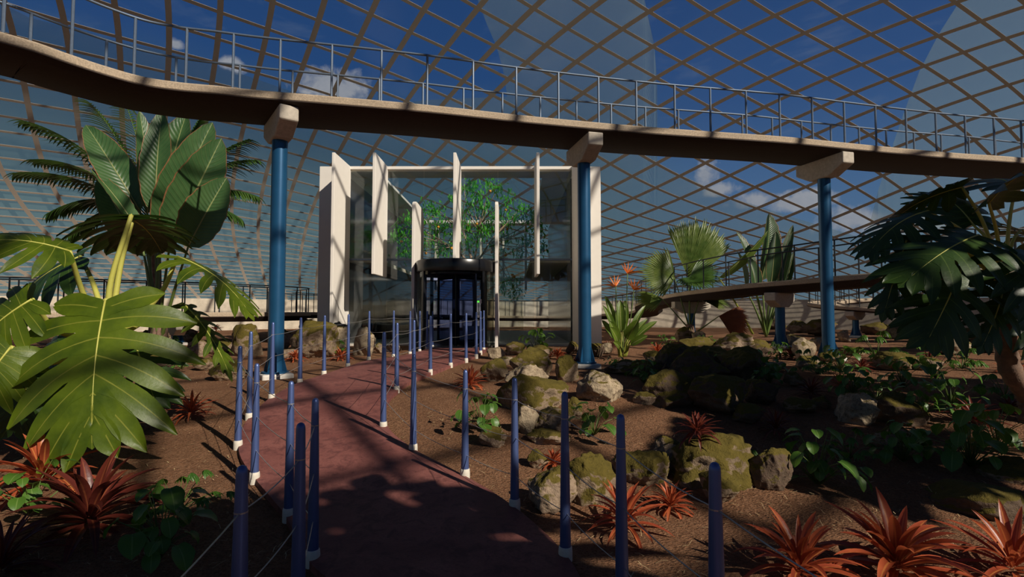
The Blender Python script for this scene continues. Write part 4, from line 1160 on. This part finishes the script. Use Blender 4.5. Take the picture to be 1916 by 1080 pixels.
big2((1900, 350, 6.3), (1840, 320, 7.2), (0, -.2, .9), 1.3, .4, 'philo_shaded', 30)
big2((1910, 430, 6.6), (1990, 480, 7.2), (.4, -.4, .8), 1.3, .4, 'philo_shaded', 31)
big2((1905, 560, 6.1), (1960, 650, 5.8), (.3, -.6, .7), 1.0, .4, 'philo_shaded', 32)
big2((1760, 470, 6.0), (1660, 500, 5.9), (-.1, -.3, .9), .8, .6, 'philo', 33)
big2((1770, 540, 5.9), (1700, 610, 5.7), (-.2, -.6, .7), .8, .5, 'philo_shaded', 34)

# ---------------------------------------------------------------- giant white bird of paradise (broad upright leaves)
def banana_leaf(root, base, joint, tip, Wd, face_az, seed, mat='banana', n=16, pr_=.035, bend=.35):
    lm = MB(); j = Vector(joint); t_ = Vector(tip); d = (t_-j); L = d.length
    r = random.Random(seed)
    # upper side vector from facing azimuth
    fdir = sdir(face_az, .15); upv = fdir
    p = j.copy(); dd = d.normalized(); sd = dd.cross(upv).normalized(); na = 3; vs = []; uv = []
    d0 = rot(dd, sd, bend*.5)
    for k in range(n+1):
        t = k/n; w_ = Wd/2*(max(0, math.sin(PI*(t**.82)))**.62 if 0 < t < 1 else .015)*(1+.03*math.sin(t*37+seed))
        nr = sd.cross(d0).normalized()
        for q in range(-na, na+1):
            a = q/na; vs.append(p+sd*a*w_+nr*(abs(a)**1.3*w_*.38+.01*math.sin(t*60+q)*abs(a))); uv.append((.5+.5*a, t))
        d0 = rot(d0, sd, -bend/n); p = p+d0*L/n
    W_ = 2*na+1
    lm.add(vs, [(k*W_+q, k*W_+q+1, (k+1)*W_+q+1, (k+1)*W_+q) for k in range(n) for q in range(W_-1)], uv)
    lf = lm.build('leaf', M[mat], root, smooth=True, fix=False)
    pt = MB(); b_ = Vector(base); pts = spline([b_, (b_+j)*.5+Vector((0, 0, .1)), j], 5); pt.tube(pts, [pr_*(1.3-.8*i/len(pts)) for i in range(len(pts))], 7)
    pt.build('petiole', M['strel'] if mat in ('strel', 'fan') else M['stem'], lf, smooth=True)
    pt = MB(); pts2 = [Vector(vs[k*W_+na]) for k in range(n+1)]; pt.tube(pts2, [pr_*.5*(1-.85*k/n) for k in range(n+1)], 5); pt.build('midrib', M['fan'], lf, smooth=True)
YB = 12.2
bb = Vector(((300-958)/F*YB, YB, gz(0, YB)))
ban = empty('giant_strelitzia', bb); tag(ban, 'tall plant with broad paddle leaves behind the left of the high walkway', 'plant')
def QB(px, py, Y=YB): return at(px, py, Y)-bb
fa = -PI/2+.35
for i, (jx, jy, tx, ty, wpx, Y, f) in enumerate([
    (262, 395, 160, 232, 62, 12.4, .3), (276, 400, 262, 205, 40, 12.3, .7), (290, 400, 303, 205, 52, 12.1, .0), (305, 395, 348, 212, 72, 12.7, -.2), (300, 440, 398, 228, 74, 12.0, .2),
    (318, 455, 415, 258, 82, 11.7, .35), (352, 462, 424, 332, 74, 11.4, .1), (262, 440, 170, 315, 40, 12.0, 1.0), (270, 480, 185, 330, 60, 12.8, .1)]):
    banana_leaf(ban, Vector((random.uniform(-.15, .15), random.uniform(-.15, .15), .3)), QB(jx, jy, Y), QB(tx, ty, Y), wpx*Y/F, fa+f, i)
tb = MB()
for k in range(9):
    a = k*.75; tb.tube([Vector((math.cos(a)*.16, math.sin(a)*.16, -.1)), Vector((math.cos(a)*.12, math.sin(a)*.12, .5)), Vector((math.cos(a)*.09, math.sin(a)*.09, 1.1))], [.08, .07, .03], 7)
tb.build('trunk', M['bark'], ban, smooth=True)
YR = 19.5; br_ = Vector(((1432-958)/F*YR, YR, .6))
ban2 = empty('giant_strelitzia', br_); tag(ban2, 'dark green plant with broad paddle leaves behind the ramp railing', 'plant')
for i, (jx, jy, tx, ty, wpx, Y, f) in enumerate([(1425, 525, 1440, 398, 52, 19.6, .1), (1410, 535, 1378, 432, 40, 19.0, .4), (1395, 540, 1380, 470, 34, 19.4, .9), (1442, 535, 1452, 432, 26, 19.2, -.6),
        (1455, 530, 1484, 420, 18, 19.9, -.9), (1462, 535, 1484, 432, 16, 19.0, -1.1), (1468, 545, 1486, 470, 16, 19.2, -.9), (1415, 545, 1400, 480, 30, 18.6, 0)]):
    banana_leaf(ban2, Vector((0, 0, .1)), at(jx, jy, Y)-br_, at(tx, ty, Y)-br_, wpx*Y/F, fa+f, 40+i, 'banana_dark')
banana_leaf(ban2, Vector((-.5, 0, .2)), at(1345, 520, 18.9)-br_, at(1438, 432, 18.7)-br_, 26*19/F, -PI/2+1.0, 55, 'fan')

# ---------------------------------------------------------------- feather palm behind the broad leaves
YP = 13.6; pb_ = Vector(((285-958)/F*YP, YP, .58)); plm = empty('feather_palm', pb_); tag(plm, 'dark feather palm with arching fronds behind the tall paddle-leaved plant', 'palm')
def frond(root, base, tip, sag, n=17, ll=.72, seed=0, mat='palm', lw=.05, ctrl=None):
    r = random.Random(seed); a = Vector(base); b = Vector(tip); m_ = ctrl if ctrl is not None else (a+b)*.5+Vector((0, 0, sag))
    pts = []
    for k in range(n+1):
        t = k/n; pts.append(a*(1-t)**2+m_*2*t*(1-t)+b*t*t)
    st_ = MB(); st_.tube(pts, [.02*(1-.8*k/n) for k in range(n+1)], 5)
    lm = MB()
    for k in range(3, n+1):
        d = (pts[k]-pts[k-1]).normalized(); sd = d.cross(Vector((0, 0, 1))).normalized(); t = k/n
        for sg in (-1, 1):
            for q in (0, .5):
                p = pts[k-1].lerp(pts[k], q); L = ll*(.55+.6*math.sin(PI*min(1, t*.9+.1)))*r.uniform(.85, 1.1)
                leaf(lm, p, sd*sg*.62+d*.95+Vector((0, 0, .1)), L, lance(lw, .3, .9, .4), 1.0, .3, 5)
    fo = lm.build('frond', M[mat], root, smooth=True, fix=False); st_.build('rachis', M['stem'], fo, smooth=True)
tr_ = MB(); cp_ = at(290, 420, YP)-pb_
tr_.tube(spline([Vector((0, 0, -.1)), Vector((.1, 0, 1.4)), cp_], 8), .12, 10); tr_.build('trunk', M['bark'], plm, smooth=True)
for i, (tx, ty, Y, s_) in enumerate([(40, 226, 13.0, 1.0), (25, 325, 13.2, .9), (165, 190, 13.9, .8), (235, 195, 14.4, .6), (90, 400, 12.8, 1.0), (470, 262, 13.2, .7), (482, 300, 13.4, .9), (485, 370, 13.0, 1.0), (380, 215, 14.5, .5), (300, 230, 14.6, .3), (60, 300, 14.4, 1.0), (130, 440, 13.0, 1.0), (450, 410, 14.2, .9)]):
    frond(plm, cp_, at(tx, ty, Y)-pb_, s_, seed=i)

# ---------------------------------------------------------------- fan palm behind the ramp
YF = 18.2; fb = Vector(((1290-958)/F*YF, YF, .6)); fp = empty('fan_palm', fb); tag(fp, 'sunlit fan palm with pleated leaves behind the ramp railing', 'palm')
def fan(root, base, hub, d, R_, spread=2.6, n=34, mat='fan', nrm=None, seed=0, cone=.2):
    r = random.Random(seed); lm = MB(); hub = Vector(hub); d = Vector(d).normalized(); nrm = Vector(nrm).normalized(); ax = nrm
    for k in range(n):
        a = (k/(n-1)-.5)*spread; dd = rot(d, ax, a)+nrm*cone
        leaf(lm, hub, dd, R_*(1-.12*abs(a/spread*2)**2)*r.uniform(.92, 1.05), lance(R_*.036, .55, .8, .12), .35, .5, 7, up=nrm)
    lf = lm.build('fan_leaf', M[mat], root, smooth=True, fix=False)
    pt = MB(); b_ = Vector(base); pt.tube(spline([b_, (b_+hub)*.5, hub], 4), [.03, .028, .026, .024, .022, .02, .018, .016, .015], 6); pt.build('petiole', M['stem'], lf, smooth=True)
def QF(px, py, Y): return at(px, py, Y)-fb
fan(fp, (0, 0, .4), QF(1288, 520, 18.2), (.30, .1, 1), 2.25, 1.35, 38, 'fan', (.1, -1, .15), 1)
fan(fp, (0, 0, .4), QF(1262, 520, 18.0), (-1, 0, .25), 1.3, 2.4, 30, 'fan', (-.1, -.9, .4), 2)
fan(fp, (0, 0, .4), QF(1290, 520, 17.6), (.3, -.3, -.1), 1.1, 3.4, 34, 'palm', (0, -.7, .7), 3)
fan(fp, (0, 0, .4), QF(1308, 560, 17.8), (1, 0, -.05), 1.1, 1.8, 26, 'fan', (0, -.5, .8), 4)
fan(fp, (0, 0, .4), QF(1240, 560, 18.4), (-1, 0, -.1), 1.1, 1.8, 24, 'fan', (0, -.5, .8), 5)
fan(fp, (.2, 0, .3), QF(1345, 592, 17.2), (1, -.1, -.32), 1.15, 1.5, 30, 'fan_dry', (.25, -1, .25), 6, .02)
tr_ = MB(); tr_.tube([Vector((0, 0, -.1)), Vector((0, 0, .6))], [.2, .14], 12); tr_.build('trunk', M['bark'], fp, smooth=True)

# ---------------------------------------------------------------- bird of paradise in flower
sb = onground(1163, 668); sp = empty('bird_of_paradise', sb); tag(sp, 'bird of paradise with three orange flowers right of the pavilion', 'plant')
YS = sb.y
def QS(px, py, dY=0): return at(px, py, YS+dY)-sb
for i, (tx, ty, w_, dY, f) in enumerate([(1132, 552, 14, .2, .2), (1128, 570, 13, .0, .4), (1160, 560, 20, .1, -.2), (1140, 600, 18, -.2, .3), (1126, 598, 13, .3, .2), (1142, 612, 20, -.4, .5),
        (1208, 570, 13, .3, -.6), (1212, 596, 12, .1, -.8), (1194, 598, 24, -.5, -.3), (1230, 600, 15, 0, -1), (1212, 628, 16, -.3, -1), (1170, 560, 16, .5, 0), (1148, 640, 14, -.5, .5)]):
    jx = 1163+(tx-1163)*.35; jy = 655+(ty-655)*.35
    banana_leaf(sp, Vector(((tx-1163)*.0016, 0, 0)), QS(jx, jy, dY*.4), QS(tx, ty, dY), w_*YS/F*.95, -PI/2+f*.8, 70+i, 'strel', 10, .016, .6)
for i, (fx, fy, sg) in enumerate([(1174, 512, 1), (1152, 536, -1), (1186, 543, 1)]):
    h_ = QS(fx, fy); s_ = MB(); s_.tube(spline([Vector((0, 0, 0)), QS(1163+(fx-1163)*.7, 600), h_], 5), .012, 6); so_ = s_.build('flower_stalk', M['stem'], sp, smooth=True)
    bk = MB(); leaf(bk, h_, Vector((sg, -.1, .35)), .42, lance(.04, .3, .9, .5), .6, .8, 6); bk.build('beak', M['bractred'], so_, smooth=True, fix=False)
    fl = MB()
    for k in range(6): leaf(fl, h_, sdir(PI/2*(1-sg)+(k-2.5)*.25+PI*(k % 2)*.0, .5+.42*k-.3)*1, .30, lance(.015, .35, .8, .3), .1, .5, 4, up=Vector((0, -1, 0)))
    fl.build('flower', M['bract'], so_, smooth=True, fix=False)

# ---------------------------------------------------------------- orange tree in the pavilion court
YT = 21.2; tb0 = Vector(((886-958)/F*YT, YT, .63)); ot = empty('orange_tree', tb0); tag(ot, 'bright green citrus tree with orange fruit inside the glass pavilion', 'tree')
def QT(px, py, dY=0): return at(px, py, YT+dY)-tb0
random.seed(11)
cl_ = [(745, 425), (760, 452), (738, 442), (752, 470), (790, 402), (802, 385), (818, 392), (832, 420), (808, 440), (822, 462), (798, 455), (850, 372), (868, 352), (882, 345), (893, 360), (918, 340), (932, 352), (905, 380), (925, 402), (950, 372), (975, 388), (962, 405), (988, 402), (902, 432), (872, 418), (948, 440), (980, 450), (1002, 440), (1010, 462), (940, 530), (958, 528), (965, 545), (772, 472), (780, 440), (838, 462), (885, 452), (975, 470), (1006, 425), (942, 405), (862, 400), (896, 400), (915, 425), (765, 410), (812, 420), (880, 380), (1000, 410), (930, 470), (850, 440), (872, 450)]
brm = MB(); lm = MB()
forks = [QT(878, 470), QT(845, 462, -.5), QT(915, 455, .5), QT(895, 430, .4), QT(865, 430, -.3)]
tk = MB(); tk.tube(spline([Vector((0, 0, 0)), Vector((.05, 0, 1.2)), QT(884, 500), QT(880, 480)], 5), [.10-.004*i for i in range(16)], 10)
tk.build('trunk', M['bark_light'], ot, smooth=True)
for f in forks: brm.tube(spline([QT(884, 500), (QT(884, 500)+f)*.5+Vector((.05, 0, 0)), f], 4), [.055-.003*i for i in range(9)], 6)
for (x, y) in cl_:
    c = QT(x, y, random.uniform(-1.5, 1.3)); f = min(forks, key=lambda q: (q-c).length)
    brm.tube(spline([f, (f+c)*.5+Vector((random.uniform(-.15, .15), 0, random.uniform(-.1, .15))), c], 4), [.028-.0025*i for i in range(9)], 5)
    for k in range(60):
        q = c+Vector((random.gauss(0, .17), random.gauss(0, .2), random.gauss(0, .17))); a = random.uniform(0, 2*PI)
        leaf(lm, q, sdir(a, random.uniform(-1.1, .2)), random.uniform(.15, .26), lance(.032, .4, .8, .3), .6, .2, 3)
brm.build('branches', M['bark_light'], ot, smooth=True); lm.build('foliage', M['citrus'], ot, smooth=True, fix=False)
fm = MB(); fm.lathe([(.002, -.055), (.03, -.048), (.05, -.025), (.056, 0), (.05, .028), (.03, .05), (.002, .058)], n=12, cap=False); fme = fm.mesh('fruit', M['orange'], True)
for (x, y) in [(917, 358), (751, 452), (797, 474), (782, 425), (877, 421), (892, 419), (911, 451), (946, 393), (949, 429), (962, 558-40), (951, 466), (946, 478), (820, 425), (995, 461), (959, 515), (773, 404), (845, 465), (920, 472)]:
    o = bpy.data.objects.new('fruit', fme); C.objects.link(o); o.parent = ot; o.location = QT(x, y, -1.2)
pl = MB(); pl.lathe([(.42, 0), (.45, .05), (.45, .42), (.40, .42), (.38, .36)], (0, 0, 0), 28); po = pl.build('planter', M['white'], None, auto=40); po.location = tb0+Vector((0, 0, .0)); tag(po, 'round white planter holding the citrus tree inside the pavilion', 'planter')

# ---------------------------------------------------------------- trees added out of view to cast shade, beside and behind the viewer
def added_shade_tree(x, y, h, r_, n, seed, lb):
    rr = random.Random(seed); o = empty('added_shade_tree', (x, y, gz(x, y))); tag(o, lb, 'tree')
    t_ = MB(); t_.tube([Vector((0, 0, -.1)), Vector((.1, .05, h*.5)), Vector((0, 0, h))], [.16, .13, .08], 10)
    l_ = MB()
    for k in range(n):
        d = sdir(rr.uniform(0, 2*PI), rr.uniform(-.5, 1.2)); q = Vector((d.x*r_, d.y*r_, h+d.z*r_*.55))*1
        q = Vector((q.x*rr.uniform(.2, 1), q.y*rr.uniform(.2, 1), h+(q.z-h)*rr.uniform(.2, 1)))
        leaf(l_, q, sdir(rr.uniform(0, 2*PI), rr.uniform(-.6, .3)), rr.uniform(.5, .9), lance(.17, .4, .8, .3), .7, .2, 4)
        if k % 12 == 0: t_.tube([Vector((0, 0, h*.85)), q*.5+Vector((0, 0, h*.48)), q], [.05, .03, .01], 5)
    t_.build('trunk', M['bark'], o, smooth=True); l_.build('foliage', M['canopy'], o, smooth=True, fix=False)
for k, a in enumerate([
    (4.4, -2.2, 5.0, 2.0, 420, 'broad-leaved shade tree behind the viewer, beside the red path'),
    (1.6, -2.6, 4.6, 1.9, 380, 'broad-leaved shade tree behind the viewer, at the start of the red path'),
    (9.2, 4.3, 5.4, 2.3, 900, 'broad-leaved shade tree right of the picture, beyond the philodendron tree'),
    (8.6, .9, 5.0, 1.5, 240, 'broad-leaved shade tree right of the viewer beside the mulch field'),
    (13.2, 2.6, 5.6, 1.8, 300, 'broad-leaved shade tree far right of the picture')]):
    added_shade_tree(*a[:5], 90+k, a[5])
